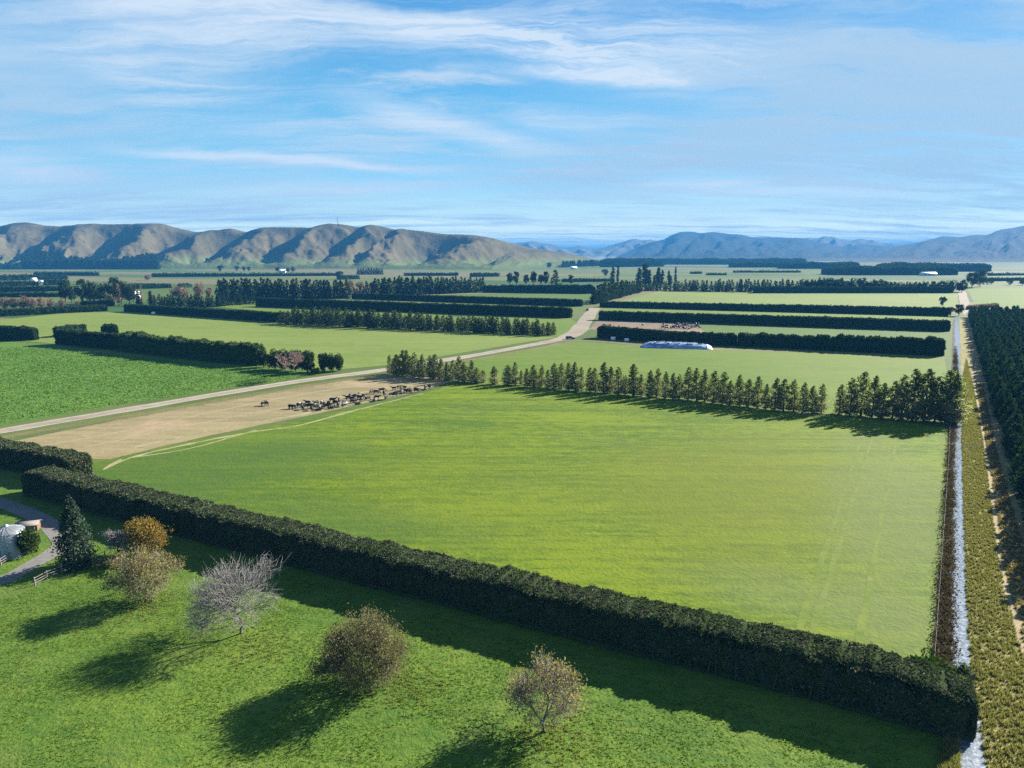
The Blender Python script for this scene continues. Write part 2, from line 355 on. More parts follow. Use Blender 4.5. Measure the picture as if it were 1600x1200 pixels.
# stream
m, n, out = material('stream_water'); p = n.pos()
rip = n.noise(n.mapping(p, -.55, (1.6, .7, 1)), 1.0, 3, .6); sparkle = n.noise(p, 1.9, 6, .75)
c = n.mix(n.ramp(sparkle, .44, .64), (.06, .09, .125), (.25, .275, .305))  # pale flecks paint the sparkle of sun and sky into the water colour
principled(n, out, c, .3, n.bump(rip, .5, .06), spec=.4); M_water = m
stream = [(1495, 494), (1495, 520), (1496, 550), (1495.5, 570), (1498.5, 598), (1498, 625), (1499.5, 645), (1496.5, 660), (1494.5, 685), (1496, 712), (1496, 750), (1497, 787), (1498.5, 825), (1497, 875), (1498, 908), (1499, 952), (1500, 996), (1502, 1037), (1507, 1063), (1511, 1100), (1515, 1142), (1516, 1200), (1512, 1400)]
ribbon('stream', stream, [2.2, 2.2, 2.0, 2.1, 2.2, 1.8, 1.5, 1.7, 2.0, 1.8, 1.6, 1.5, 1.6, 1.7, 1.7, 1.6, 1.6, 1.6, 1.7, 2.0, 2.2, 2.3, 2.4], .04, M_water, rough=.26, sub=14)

# ------------------------------------------------------------------ foliage materials
L_hedge = mat_leaf('hedge_leaf', (.036, .060, .028), (.105, .14, .058), .2, (.19, .18, .15), patch=(.085, .078, .06))
L_hedgef = mat_leaf('clipped_hedge_leaf', (.016, .036, .016), (.040, .065, .026), .15)
L_row = mat_leaf('row_conifer_needle', (.045, .066, .024), (.19, .235, .10), .55, (.28, .27, .18), low=(.245, .24, .165))
L_pine = mat_leaf('pine_needle', (.016, .036, .020), (.045, .070, .034), .2)
L_forest = mat_leaf('plantation_needle', (.020, .048, .030), (.048, .085, .050), .22)
L_spruce = mat_leaf('spruce_needle', (.030, .055, .036), (.08, .11, .075), .2)
L_ever = mat_leaf('evergreen_leaf', (.022, .050, .016), (.075, .105, .035), .2)
L_gold = mat_leaf('autumn_leaf', (.20, .115, .022), (.36, .24, .06), .35, (.12, .13, .04))
L_olive = mat_leaf('withered_leaf', (.17, .15, .075), (.28, .25, .125), .35, (.13, .15, .055))
L_greygold = mat_leaf('fading_leaf', (.21, .155, .06), (.33, .27, .12), .35, (.17, .18, .08))
L_pink = mat_leaf('bare_willow_twig', (.20, .13, .10), (.30, .21, .17), .2)
L_bramble = mat_leaf('bramble_leaf', (.07, .045, .028), (.15, .10, .06), .2, (.07, .09, .03))
L_tuss = mat_leaf('tussock_blade', (.17, .16, .058), (.32, .27, .12), .35, (.11, .13, .04))
L_tuft = mat_leaf('grass_blade', (.095, .20, .026), (.17, .265, .04), .5, (.28, .27, .08), .08)
L_euc = mat_leaf('gum_leaf', (.022, .042, .024), (.050, .070, .040), .2)
M_bark = mat_plain('bark', (.075, .06, .048), .9, .4, 4)
M_barkd = mat_plain('dark_bark', (.035, .028, .022), .9, .4, 4)
M_twig = mat_plain('grey_twig', (.24, .225, .215), .9, .3, 3)
M_twigb = mat_plain('brown_twig', (.13, .105, .072), .9, .3, 3)

M_hstem = mat_plain('hedge_stem_bark', (.07, .062, .05), .9, .4, 4)
# ------------------------------------------------------------------ hedges
def hedge(name, label, base, width, height, leaf=.3, dens=10, mat=None, seed=1, lump=.35, lumpl=2.5, cat='hedge', group=None, kind=None, px=True, power=.3, gap=None, shift=True, zf=None, leafk=1.0):
    """clipped hedge standing back from its front base line"""
    r = np.random.default_rng(seed)
    q = np.array([G(*p) for p in base] if px else base, float)
    seg = np.linalg.norm(np.diff(q, axis=0), axis=1); cum = np.concatenate([[0], np.cumsum(seg)]); L = cum[-1]
    hs = np.array(height if isinstance(height, (list, tuple)) else [height] * len(q), float)
    def at(s):
        x = np.interp(s, cum, q[:, 0]); y = np.interp(s, cum, q[:, 1])
        i = np.clip(np.searchsorted(cum, s, side='right') - 1, 0, len(seg) - 1)
        d = np.diff(q, axis=0)[i] / seg[i][:, None]; nn = np.stack([-d[:, 1], d[:, 0]], 1)
        nn *= np.sign((nn * np.stack([x, y], 1)).sum(1))[:, None]
        return np.stack([x, y], 1), nn, np.interp(s, cum, hs)
    def surf(s, t):
        pt, nn, h = at(s)
        ends = np.clip(np.minimum(s, L - s) / (width * .35), 0, 1); e = np.sqrt(np.clip(1 - (1 - ends) ** 2, .02, 1))
        ct, st_ = np.cos(t), np.sin(t)
        cx = np.sign(ct) * np.abs(ct) ** power; cz = np.abs(st_) ** power
        nz = 1 + lump * .35 * fbm(s / lumpl, t * 1.6, seed, 3) / max(height if np.isscalar(height) else hs.mean(), 1) * 2.2
        top = 1 + lump * .12 * fbm(s / lumpl * 1.3, s * 0 + .5, seed + 3, 3)
        off = (-cx * .5 * nz * (.75 + .25 * e) + .5) * width
        z = cz * h * top * (.8 + .2 * e) * np.clip(nz, .9, 1.1)
        z0 = zf(pt[:, 0] + nn[:, 0] * off, pt[:, 1] + nn[:, 1] * off) if zf else 0
        return np.stack([pt[:, 0] + nn[:, 0] * off, pt[:, 1] + nn[:, 1] * off, z + z0], 1)
    ns = int(max(8, min(260, L / max(leaf * 1.6, .8)))); nt = 17
    zs_ = np.linspace(.02, .92, 5); xs_ = np.linspace(.93, -.93, 7)
    TN = np.concatenate([np.arcsin(zs_ ** (1 / power)), np.arccos(np.sign(xs_) * np.abs(xs_) ** (1 / power)), pi - np.arcsin(zs_[::-1] ** (1 / power))])
    sg, tg = np.meshgrid(np.linspace(0, L, ns), TN, indexing='ij')
    V = surf(sg.ravel(), tg.ravel())
    i, j = np.meshgrid(np.arange(ns - 1), np.arange(nt - 1), indexing='ij'); a = (i * nt + j).ravel()
    Q = np.stack([a, a + 1, a + nt + 1, a + nt], 1)
    caps = [np.array([[k * nt + jj, k * nt + jj + 1, k * nt + nt - 2 - jj, k * nt + nt - 1 - jj] for jj in range(nt // 2)]) for k in (0, ns - 1)]
    hm = hs.mean(); area = L * (2 * hm + width) + 2 * width * hm
    nl = int(min(area * dens, 190000))
    per = 2 * hm + width
    u = r.uniform(0, per, nl); zf_ = np.clip(np.where(u < hm, u, per - u) / hm, .005, .995); xf_ = np.clip(1 - 2 * (u - hm) / width, -.999, .999)
    ts = np.arcsin(zf_ ** (1 / power)); t = np.where(u < hm, ts, np.where(u < hm + width, np.arccos(np.sign(xf_) * np.abs(xf_) ** (1 / power)), pi - ts))
    s = r.uniform(0, L, nl); ne = int(nl * .02) + 4; s[:ne] = r.uniform(0, .4, ne); s[ne:2 * ne] = L - r.uniform(0, .4, ne)
    pts = surf(s, np.clip(t, .002, pi - .002)) + r.normal(size=(nl, 3)) * leaf * .45; xe = int(width * hm * dens * 1.2) + 6
    for sE in (0.0, L):
        te = np.arcsin(np.clip(r.uniform(.02, .98, xe), .01, .99) ** (1 / power)); pa = surf(np.full(xe, sE), te); pb = surf(np.full(xe, sE), pi - te)
        wq = r.uniform(0, 1, (xe, 1)); pts = np.concatenate([pts, pa * wq + pb * (1 - wq) + r.normal(size=(xe, 3)) * leaf * .45])
    pts[:, 2] = np.maximum(pts[:, 2], .02 if zf is None else -1e9)
    cv, cq = cards(pts, leaf * leafk, r, .55)
    Vm, Qm = merge([(V, np.concatenate([Q] + caps)), (cv, cq)])
    o = link(name, mesh_np(name, Vm, Qm, mat or L_hedgef))
    return tag(o, label, cat, group, kind)

def tri_front(px0, px1, tops):  # heights along a base line given the tops of its ends in the photograph
    return [HT(*px0, tops[0]), HT(*px1, tops[1])]
# the long near hedge: front edge of its flat top read off the photograph at 4.3 m
HZ_ = 4.65
hx = [G(u, v, HZ_) for u, v in ((28, 737), (220, 783), (400, 826), (600, 874), (800, 921), (1000, 967), (1200, 1013), (1350, 1049), (1490, 1085), (1532, 1094))]
near_hedge = hedge('shelter_hedge', 'long clipped dark hedge running across the foreground below the big paddock', hx, 5.5, [HZ_ + d for d in (0, -.05, .05, 0, .08, 0, .06, .05, 0, -.1)], .155, 85, L_hedge, 3, .42, 1.7, px=False, group='clipped hedges along the near paddock')
_a, _b = np.array(hx[1]), np.array(hx[-1]); _d = (_b - _a) / np.linalg.norm(_b - _a); _n = np.array((_d[1], -_d[0])); _n *= -np.sign((_n * _a).sum())
for k in range(64):
    q = _a + (_b - _a) * ((k + random.uniform(.1, .9)) / 64) + _n * random.uniform(-.28, .05); hh = random.uniform(1.5, 3.2); lx_ = random.gauss(0, .18)
    V, Q = tubes([((q[0], q[1], -.05), (q[0] + _d[0] * lx_, q[1] + _d[1] * lx_, hh * .55), .075, .06), ((q[0] + _d[0] * lx_, q[1] + _d[1] * lx_, hh * .55), (q[0] + _d[0] * lx_ * 2.2 - _n[0] * .35, q[1] + _d[1] * lx_ * 2.2 - _n[1] * .35, hh), .06, .03)], 5)
    link('stem', mesh_np('stem', V, [Q], M_hstem), near_hedge)
hx2 = [G(-120, 672, HZ_), G(0, 700, HZ_), G(104, 719, HZ_)]
hedge('shelter_hedge', 'clipped dark hedge at the left end of the tan strip with a blunt rounded end', hx2, 5.5, HZ_, .22, 44, L_hedge, 4, .42, 2.0, px=False, group='clipped hedges along the near paddock')
def blob_crown(r, cx, cy, cz, rx, ry, rz, nc, per, size, low=.35, cr=.33):
    d = r.normal(size=(nc, 3)); d /= np.linalg.norm(d, axis=1)[:, None]
    rad = r.uniform(.45, .88, nc)[:, None]; c = d * rad
    c = c[c[:, 2] > -low - .3] ; nc = len(c)
    q = r.normal(size=(nc, per, 3)); q /= np.linalg.norm(q, axis=2)[:, :, None]; q *= r.uniform(.5, 1.0, (nc, per, 1)) * cr * r.uniform(.7, 1.3, (nc, 1, 1))
    p = (c[:, None] + q).reshape(-1, 3)
    p = p * np.array((rx, ry, rz)) + np.array((cx, cy, cz))
    return cards(p, size, r, .6)
def bush(name, label, px, base, top, wpx, mat, seed=1, size=.2, nc=60, per=60, cat='bush', group=None):
    x, y = G(px, base); h = HT(px, base, top); w = wpx / F * math.hypot(y, H) / 2
    r = np.random.default_rng(seed)
    v, q = blob_crown(r, 0, 0, h * .5, w, w, h * .55, nc, per, size); v[:, 2] = np.maximum(v[:, 2], .0)
    st = tubes([((0, 0, 0), (r.normal() * w * .4, r.normal() * w * .4, h * .6), .08, .03) for _ in range(5)], 4)
    t = thing(name, label, cat, (x, y, 0), 0, group)
    link('foliage', mesh_np(name, v, [q], mat), t); link('stem', mesh_np(name + '_stem', st[0], [st[1]], M_barkd), t)
    return t
bush('gorse_bush', 'rounded bright green bush at the stream end of the near hedge', 1450, 1090, 1026, 75, mat_leaf('gorse', (.03, .07, .012), (.07, .125, .022), .2), 21, .2, 40, 80)
bush('bank_shrub', 'grey green scrubby bush beside the stream behind the hedge end', 1490, 1098, 1040, 50, L_hedge, 22, .2, 30, 80)

# clipped hedges across the plain; (base line left, right), (tops), thickness
far = [
 ('dark clipped hedge at the far left edge, its right end rounded', (-60, 533), (53, 532), (507, 513), 5, .4, 9),
 ('long hedge between the dark crop and the pale paddock, clipped smooth at its left end', (86, 538), (182, 547), (516, 524), 5, .4, 9),
 ('low hedge below the bare pink willows at the far left', (-60, 498), (168, 486), (487, 477), 5, .6, 5),
 ('short dark hedge stepped back behind the willow hedge', (128, 480), (178, 478), (471, 470), 4, .6, 5),
 ('long dark hedge on the far side of the pale paddock, left of the conifer belt', (194, 487), (440, 504), (476, 490), 5, .6, 5),
 ('dark hedge running behind the conifer belt to a square right end', (400, 479), (890, 497), (466, 482), 5, .6, 5),
 ('dark hedge second behind the conifer belt, ending by the road', (550, 467), (907, 479), (459, 469), 5, .7, 4),
 ('middle dark hedge of the three right of the road', (936, 500), (1483, 518), (487, 502), 5, .6, 5),
 ('farthest dark hedge of the three right of the road', (938, 480), (1480, 494), (472, 482), 5, .7, 4),
]
for i, (lab, a, b, tp, w, lf, de) in enumerate(far):
    hedge('clipped_hedge', lab, [a, b], w, tri_front(a, b, tp), lf, de, None, 30 + i, .35, 3, group='dark hedges across the plain')
hedge('clipped_hedge', 'nearest dark hedge right of the road, above the plastic covered stack', [(933, 528), (1062, 537)], 6, tri_front((933, 528), (1062, 537), (511, 520)), .5, 7, None, 50, .4, 3, group='dark hedges across the plain')
hedge('clipped_hedge', 'ragged dark hedge from the stack to the first gap beyond it', [(1065, 538), (1150, 541)], 6, tri_front((1065, 538), (1150, 541), (520, 524)), .5, 7, None, 51, .6, 3, group='dark hedges across the plain')
hedge('clipped_hedge', 'dark hedge with spiky top ending square near the stream', [(1153, 541), (1474, 557)], 6, tri_front((1153, 541), (1474, 557), (523, 531)), .5, 7, None, 52, .8, 2.5, group='dark hedges across the plain')
hedge('lumpy_hedge', 'lumpy half of the hedge between dark crop and pale paddock, lighter leaves', [(182, 548), (300, 562), (400, 572)], 5.5, [8.2, 8.0, 8.0], .42, 9, L_ever, 53, .9, 3.2, group='dark hedges across the plain')
hedge('clipped_hedge', 'low hedge side running back from the smooth hedge corner at left', [(92, 527), (136, 521)], 3.5, [5.5, 5], .5, 6, None, 54, .4, 3, group='dark hedges across the plain')
hedge('box_hedge', 'small square clipped block standing alone in the pale paddock', [(160, 526), (183, 525)], 8, [6.0, 6.0], .5, 8, L_hedgef, 55, .3, 3)
hedge('shed_hedge', 'thin low hedge foot under the right hand tree row', [(1180, 458), (1488, 458)], 6, tri_front((1180, 458), (1488, 458), (449, 449)), .9, 3, None, 56, .3, 4)
hedge('clipped_hedge', 'low dark hedge under the stemmed gum trees left of the road', [(755, 457), (925, 459)], 7, tri_front((755, 457), (925, 459), (447, 446)), .9, 3, None, 57, .6, 4, group='dark hedges across the plain')
hedge('clipped_hedge', 'short low hedge at the far end of the stream strip', [(1515, 484), (1560, 480)], 3, [3, 3], .7, 3, L_pink, 58, .4, 4, group='dark hedges across the plain')
flab = [((53, 430), (150, 431), 426), ((-20, 439), (105, 436), 430), ((-20, 448), (60, 446), 440), ((72, 446), (108, 445), 437), ((-20, 457), (94, 455), 448), ((-20, 465), (92, 464), 458),
        ((238, 433), (530, 431), 427.5), ((208, 452), (268, 450), 444), ((284, 450), (300, 449), 444), ((530, 437), (562, 436), 431), ((632, 431), (715, 431), 427), ((738, 433), (780, 432), 427),
        ((1148, 426), (1250, 426), 423.5), ((1080, 428), (1096, 428), 425), ((1105, 430), (1135, 430), 427.5), ((1535, 440), (1620, 438), 435), ((1255, 446), (1300, 446), 441), ((1548, 431), (1620, 430), 428), ((880, 441), (960, 440), 436)]
for i, (a, b, tp) in enumerate(flab):
    k = math.hypot(*G(*a)); lf = k * .0012
    hedge('far_hedge', 'distant dark hedge line on the far plain below the hills', [a, b], 8, [max(3, HT(*a, tp)), max(3, HT(*b, tp))], lf, .9 / lf ** 2, None, 70 + i, .5, 12, group='distant hedge lines')
for i, (a, b, tp, nm) in enumerate([((1308, 430), (1500, 430), 418, 'blue wood'), ((1392, 424.5), (1552, 424.5), 413, 'wood'), ((1030, 413.5), (1260, 413.5), 405, 'wood'), ((1230, 420), (1345, 420), 411, 'wood'), ((1150, 418), (1250, 418), 410, 'wood'), ((960, 417.5), (1040, 416.5), 405, 'w')]):
    k = math.hypot(*G(*a)); lf = k * .0011
    hedge('far_woodland', 'distant blue wood below the right hand mountains', [a, b], 90, [HT(*a, tp), HT(*b, tp)], lf, 1.2 / lf ** 2, L_pine, 95 + i, 1.0, 30, cat='woodland', kind='stuff')

# ------------------------------------------------------------------ trees
def conifer(seed, h, rad, mat, ncards, size, z0=.06, shape=.8, lift=.12, whorls=26, nb=7, gap=.15):
    """crown and trunk meshes of a conifer h tall; whorled boughs carrying sprays"""
    r = np.random.default_rng(seed); pts = []; segs = []
    lean = r.normal(size=2) * .01 * h
    zs = np.linspace(z0, .97, whorls)
    tot = sum((1 - z) ** shape + .1 for z in zs) * nb
    for z in zs:
        prof = min(1.0, ((1 - z) / .72) ** shape) * (.78 + .22 * min(1, z / .25))
        for b in range(nb):
            if r.random() < gap: continue
            a = r.uniform(0, 2 * pi); Rr = rad * prof * r.uniform(.65, 1.15) + .02 * rad
            n = max(2, int(ncards * ((1 - z) ** shape + .1) / tot))
            t = r.uniform(.18, 1, n) ** .75
            p = np.stack([np.cos(a) * Rr * t, np.sin(a) * Rr * t, z * h + lift * Rr * t * 2 - .25 * Rr * t * t], 1)
            p += r.normal(size=p.shape) * np.array((.11, .11, .07)) * Rr * (.5 + t[:, None])
            p[:, :2] += lean * z
            pts.append(p)
            if b % 2 == 0: segs.append(((lean[0] * z, lean[1] * z, z * h), (np.cos(a) * Rr * .8 + lean[0] * z, np.sin(a) * Rr * .8 + lean[1] * z, z * h + lift * Rr * 1.2), .03 * h / 12, .01 * h / 12))
    p = np.concatenate(pts); p[:, 2] = np.clip(p[:, 2], .15, None)
    v, q = cards(p, size, r, .5)
    crown = mesh_np('crown', v, [q], mat)
    tr = [((lean[0] * k / 6, lean[1] * k / 6, h * k / 6), (lean[0] * (k + 1) / 6, lean[1] * (k + 1) / 6, h * (k + 1) / 6), .022 * h * (1 - k / 6.2), .022 * h * (1 - (k + 1) / 6.2)) for k in range(6)]
    tv, tq = tubes(tr, 7); bv, bq = tubes(segs, 3)
    V, Q = merge([(tv, tq), (bv, bq)])
    return crown, mesh_np('trunk', V, Q, M_barkd)
def broad(seed, h, w, mat, nc, per, size, trunk=.25, bark=None, cr=.33):
    r = np.random.default_rng(seed)
    v, q = blob_crown(r, 0, 0, h * (trunk + (1 - trunk) * .5), w / 2, w / 2, h * (1 - trunk) * .55, nc, per, size, .6, cr)
    v[:, 2] = np.maximum(v[:, 2], .1)
    crown = mesh_np('crown', v, [q], mat)
    segs = [((0, 0, 0), (0, 0, h * trunk), .03 * h, .025 * h)]
    for k in range(7):
        a = r.uniform(0, 2 * pi); e = np.array((cos(a) * w * .3, sin(a) * w * .3, h * r.uniform(trunk + .25, .9)))
        mid = e * np.array((.35, .35, .6)); segs += [((0, 0, h * trunk * .9), mid, .018 * h, .012 * h), (mid, e, .012 * h, .004 * h)]
    tv, tq = tubes(segs, 6)
    return crown, mesh_np('trunk', tv, [tq], bark or M_bark)
def tree(name, label, cat, protos, i, px, base, top, h0, group=None, wk=1.0, r=random):
    x, y = G(px, base); s = HT(px, base, top) / h0
    t = thing(name, label, cat, (x, y, 0), r.uniform(0, 6.28), group); t.scale = (s * wk, s * wk, s)
    cm, tm = protos[i % len(protos)]
    link('crown', cm, t); link('trunk', tm, t)
    return t

# the long row of slim conifers along the big paddock
P_row = [conifer(100 + k, 12, 2.5 + .2 * (k % 3), L_row, 4200, .25, .03, .62, .25, 34, 8, .16) for k in range(6)]
A_ = [(609, 554), (615, 560), (620, 553), (629, 546), (637, 546), (642, 556), (648, 550), (655, 562), (661, 553), (672, 555), (680, 553), (690, 560), (699, 565), (707, 562), (717, 556), (726, 565), (737, 562), (745, 574), (755, 578)]
B_ = [(773, 572), (793, 570), (805, 565), (815, 578), (824, 575), (833, 570), (846, 570), (856, 577), (865, 567), (877, 567), (888, 566), (899, 565), (909, 573), (921, 574), (930, 574), (943, 565), (953, 572), (966, 573), (977, 586), (990, 568), (1002, 584), (1014, 578), (1026, 575), (1039, 580), (1051, 582), (1061, 584), (1075, 573), (1088, 574), (1101, 576), (1114, 579), (1128, 580), (1141, 594), (1155, 585), (1169, 592), (1183, 587), (1196, 599), (1210, 590), (1224, 592), (1240, 592), (1254, 597), (1268, 602), (1283, 599)]
D_ = [(1311, 600), (1328, 590), (1345, 580), (1362, 586), (1378, 597), (1394, 594), (1408, 584), (1425, 575), (1443, 575), (1460, 587), (1477, 577), (1490, 582)]
bx, by = [600, 640, 680, 745, 772, 865, 940, 1087, 1200, 1340, 1490], [584, 589, 592, 598, 600, 607, 614, 627, 641, 650, 662]
for grp, fmt, rev in ((A_, 'slim grey green conifer {} from the road end of the close planted road clump', False), (B_, 'slim pointed conifer {} from the road clump in the long paddock row', False), (D_, 'tall slim conifer {} from the stream in the last group of the paddock row', True)):
    for k, (x, tp) in enumerate(grp):
        kk = len(grp) - 1 - k if rev else k
        tree('row_conifer', fmt.format(nth(kk)), 'conifer', P_row, k * 5 + k // 4, x, lerp(bx, by, x) + random.uniform(-1.5, 1.0), tp, 12, 'conifers in the row across the big paddock', random.uniform(.95, 1.25) * (1.45 if 740 < x < 800 else 1))

# dense conifer belt in the middle distance
L_belt = mat_leaf('belt_needle', (.024, .048, .024), (.075, .10, .048), .3, (.12, .13, .085))
P_belt = [conifer(200 + k, 12, 3.6, L_belt, 1000, .5, .02, .6, .2, 22, 8, .1) for k in range(4)]
nb_ = 74
for k in range(nb_):
    f = k / (nb_ - 1); x = 440 + 426 * f + random.uniform(-3, 3)
    tp = lerp([440, 470, 520, 600, 660, 750, 820, 870], [483, 479, 481, 485, 488, 493, 496, 504], x) + random.uniform(-2, 4.5)
    bs = lerp([440, 870], [506, 525], x) + random.uniform(-1.5, .5)
    tree('belt_conifer', f'dark ragged conifer {nth(nb_ - 1 - k)} from the road end of the dense mid distance belt', 'conifer', P_belt, k * 3 + k // 5, x, bs, tp, 12, 'conifers in the dense belt', random.uniform(.8, 1.2))

def far_row(n, name, fmt, cat, protos, h0, x0, x1, bases, tops, group, jit=(2, 2), wk=(.9, 1.3)):
    for k in range(n):
        x = x0 + (x1 - x0) * (k + .5) / n + random.uniform(-1, 1) * (x1 - x0) / n * .4
        b = lerp(*bases, x) + random.uniform(-.5, .5); tp = lerp(*tops, x) + random.uniform(-jit[0], jit[1])
        tree(name, fmt.format(nth(k)), cat, protos, k * 3 + k // 4, x, b, min(tp, b - 4), h0, group, random.uniform(*wk))
P_far = [conifer(300 + k, 12, 2.7, L_pine, 380, .75, .02, .7, .2, 16, 6, .1) for k in range(4)]
far_row(40, 'tall_pine', 'tall dark pine {} from the left in the pine row below the hills', 'pine', P_far, 12, 340, 545, ([340, 420, 545], [471, 468, 466]), ([340, 420, 545], [435, 436, 437]), 'pines in the left row below the hills', (2, 4))
far_row(34, 'small_conifer', 'small dark conifer {} from the left in the low row beside the pink willows', 'conifer', P_far, 12, 232, 399, ([232, 330, 399], [477, 480, 474]), ([232, 330, 399], [461, 459, 459]), 'small conifers beside the willows', (1.5, 3))
far_row(44, 'shelter_pine', 'dark shelter pine {} from the left in the pine row left of the gums', 'pine', P_far, 12, 553, 757, ([553, 640, 757], [463, 461, 456]), ([553, 585, 640, 757], [449, 436, 431, 434]), 'pines in the middle row below the hills', (2, 4))
far_row(24, 'road_pine', 'tall grey green pine {} from the near end of the road avenue', 'pine', P_far, 12, 925, 1002, ([925, 1002], [476, 456]), ([925, 950, 985, 1002], [449, 441, 437, 441]), 'pines of the road avenue', (2, 2))
far_row(52, 'plain_pine', 'dark pine {} from the avenue in the long right hand row', 'pine', P_far, 12, 1000, 1255, ([1000, 1255], [454, 457]), ([1000, 1080, 1255], [440, 437, 437]), 'pines in the long right row', (2, 3))
far_row(36, 'spread_pine', 'spreading dark pine {} from the middle in the uneven right row', 'pine', [broad(330 + k, 12, 9, L_pine, 34, 16, .75, .1) for k in range(3)], 12, 1255, 1506, ([1255, 1506], [456, 456]), ([1255, 1300, 1360, 1430, 1506], [439, 435, 437, 443, 438]), 'pines in the uneven right row', (3, 3), (.7, 1.1))

P_big = [broad(400 + k, 14, 10, L_euc, 40, 34, .55, .18) for k in range(3)]
for k, (x, b, tp) in enumerate([(103, 474, 437), (112, 474, 446), (130, 475, 437), (148, 477, 438), (163, 474, 441), (180, 475, 434), (191, 476, 436), (203, 477, 441), (157, 474, 450), (142, 475, 446)]):
    tree('macrocarpa_tree', f'big dark rounded evergreen {nth(k)} in the homestead clump left of the hedge gap', 'tree', P_big, k, x, b, tp, 14, 'homestead evergreens', .8 if k != 3 else .75)
P_gum = [broad(420 + k, 14, 7, L_euc, 26, 22, .75, .32) for k in range(3)]
for k, (x, b, tp) in enumerate([(796, 450, 427), (807, 450, 424), (822, 450, 429), (834, 450, 425), (853, 450, 424), (845, 450, 429), (892, 450, 430)]):
    tree('gum_tree', f'stemmed dark gum {nth(k)} from the left in the line before the knoll', 'tree', P_gum, k, x, b, tp, 14, 'gum trees before the knoll', .95)
tree('dark_fir', 'wide dark conical fir ending the line of stemmed gums', 'tree', P_far, 1, 868, 452, 422, 12, None, 1.4)
P_pop = [conifer(440 + k, 14, 1.5, L_euc, 420, .75, .03, .45, .5, 20, 6, .05) for k in range(2)]
for k, (x, b, tp, w) in enumerate([(957, 441, 418, 1.6), (965, 441, 415, .9), (998, 445, 419, 1.8), (1008, 445, 413, 2.0), (1014, 445, 422, 1.6), (1028, 445, 418, 1.6), (1034, 445, 422, 1.5), (1045, 446, 423, 1.3), (1055, 440, 417, .9), (1048, 446, 431, 1.6), (1022, 446, 430, 1.8)]):
    tree('poplar', f'dark upright tree {nth(k)} in the loose group beyond the road avenue', 'tree', P_pop, k, x, b, tp, 14, 'upright trees beyond the avenue', w)
P_rnd = [broad(450 + k, 10, 10, L_euc, 40, 30, .5, .2) for k in range(2)]
for x, b, tp, w, lab in [(1518, 450, 425, .85, 'large dark gum on the left of the pair at the country road end'), (1531, 448, 420, .75, 'taller dark gum on the right of the pair at the country road end'), (1543, 444.5, 437, 1, 'small round tree next right of the gum pair'), (1549, 444.5, 436.5, 1, 'small round tree second right of the gum pair'), (1577, 445.5, 437, 1.1, 'small round tree alone on the plain at right'), (1598, 446, 436, 1.2, 'round dark tree at the right edge of the plain'),
                       (1473, 479, 463, .75, 'small dark tree standing alone in the pale paddock near the stream'), (1498, 494, 475, .8, 'dark tree at the head of the stream'), (1485, 494, 479, .9, 'thin pale tree left of the stream head'),
                       (345, 425, 414, .9, 'dark round tree alone at the foot of the hills'), (371, 424, 415, .9, 'leftmost of three dark trees at the hill foot'), (381, 424, 416, .8, 'middle of three dark trees at the hill foot'), (389, 424, 416, .8, 'rightmost of three dark trees at the hill foot'), (434, 426, 417, .9, 'small dark tree left of the white roofed house at the hill foot'), (450, 426, 418, .8, 'dark tree right of the white roofed house at the hill foot'), (458, 426, 417, .9, 'second dark tree right of the white roofed house'), (531, 437, 423, .9, 'dark round tree at the end of the far hedge line'), (945, 432, 420, .9, 'small dark tree by the knoll'), (925, 418, 405, .9, 'dark tree on the side of the knoll'), (858, 420, 410, .9, 'small dark tree at the foot of the knoll'), (505, 432, 425, .9, 'small tree left of the dark round tree')]:
    tree('round_tree', lab, 'tree', P_rnd, int(x), x, b, tp, 10, None, w)
for k in range(10):
    tree('hillfoot_pine', f'dark pine {nth(k)} from the left in the small block at the hill foot', 'pine', P_far, k, 560 + k * 4.1, 429, 418.5 + random.uniform(-.5, 1), 12, 'pines of the small hillfoot block', 1.5)
# evergreens at the end of the lumpy hedge
P_trim = [broad(470 + k, 8, 6.5, L_ever, 60, 60, .3, .05, M_barkd, .3) for k in range(3)]
for x, b, tp, w, lab in [(412, 574, 545, 1.0, 'first trimmed evergreen past the lumpy hedge'), (430, 577, 546, 1.05, 'trimmed evergreen behind the left side of the reddish bare tree'), (445, 578, 547, .95, 'trimmed evergreen behind the reddish bare tree'), (462, 580, 548, 1.0, 'trimmed evergreen behind the right side of the reddish bare tree'), (480, 582, 549, 1.05, 'broad trimmed evergreen left of the gap near the road'), (506, 580, 551, .8, 'narrow trimmed evergreen just right of the gap near the road'), (517, 580, 553, .85, 'trimmed evergreen second from the right end by the road'), (529, 580, 553, .85, 'trimmed evergreen nearest the road at the hedge end')]:
    tree('trimmed_evergreen', lab, 'tree', P_trim, int(x), x, b, tp, 8, 'trimmed evergreens by the road', w)
bush('low_bush', 'low dark bush in front of the trimmed evergreens', 493, 585, 574, 15, L_ever, 61, .25, 20, 40)

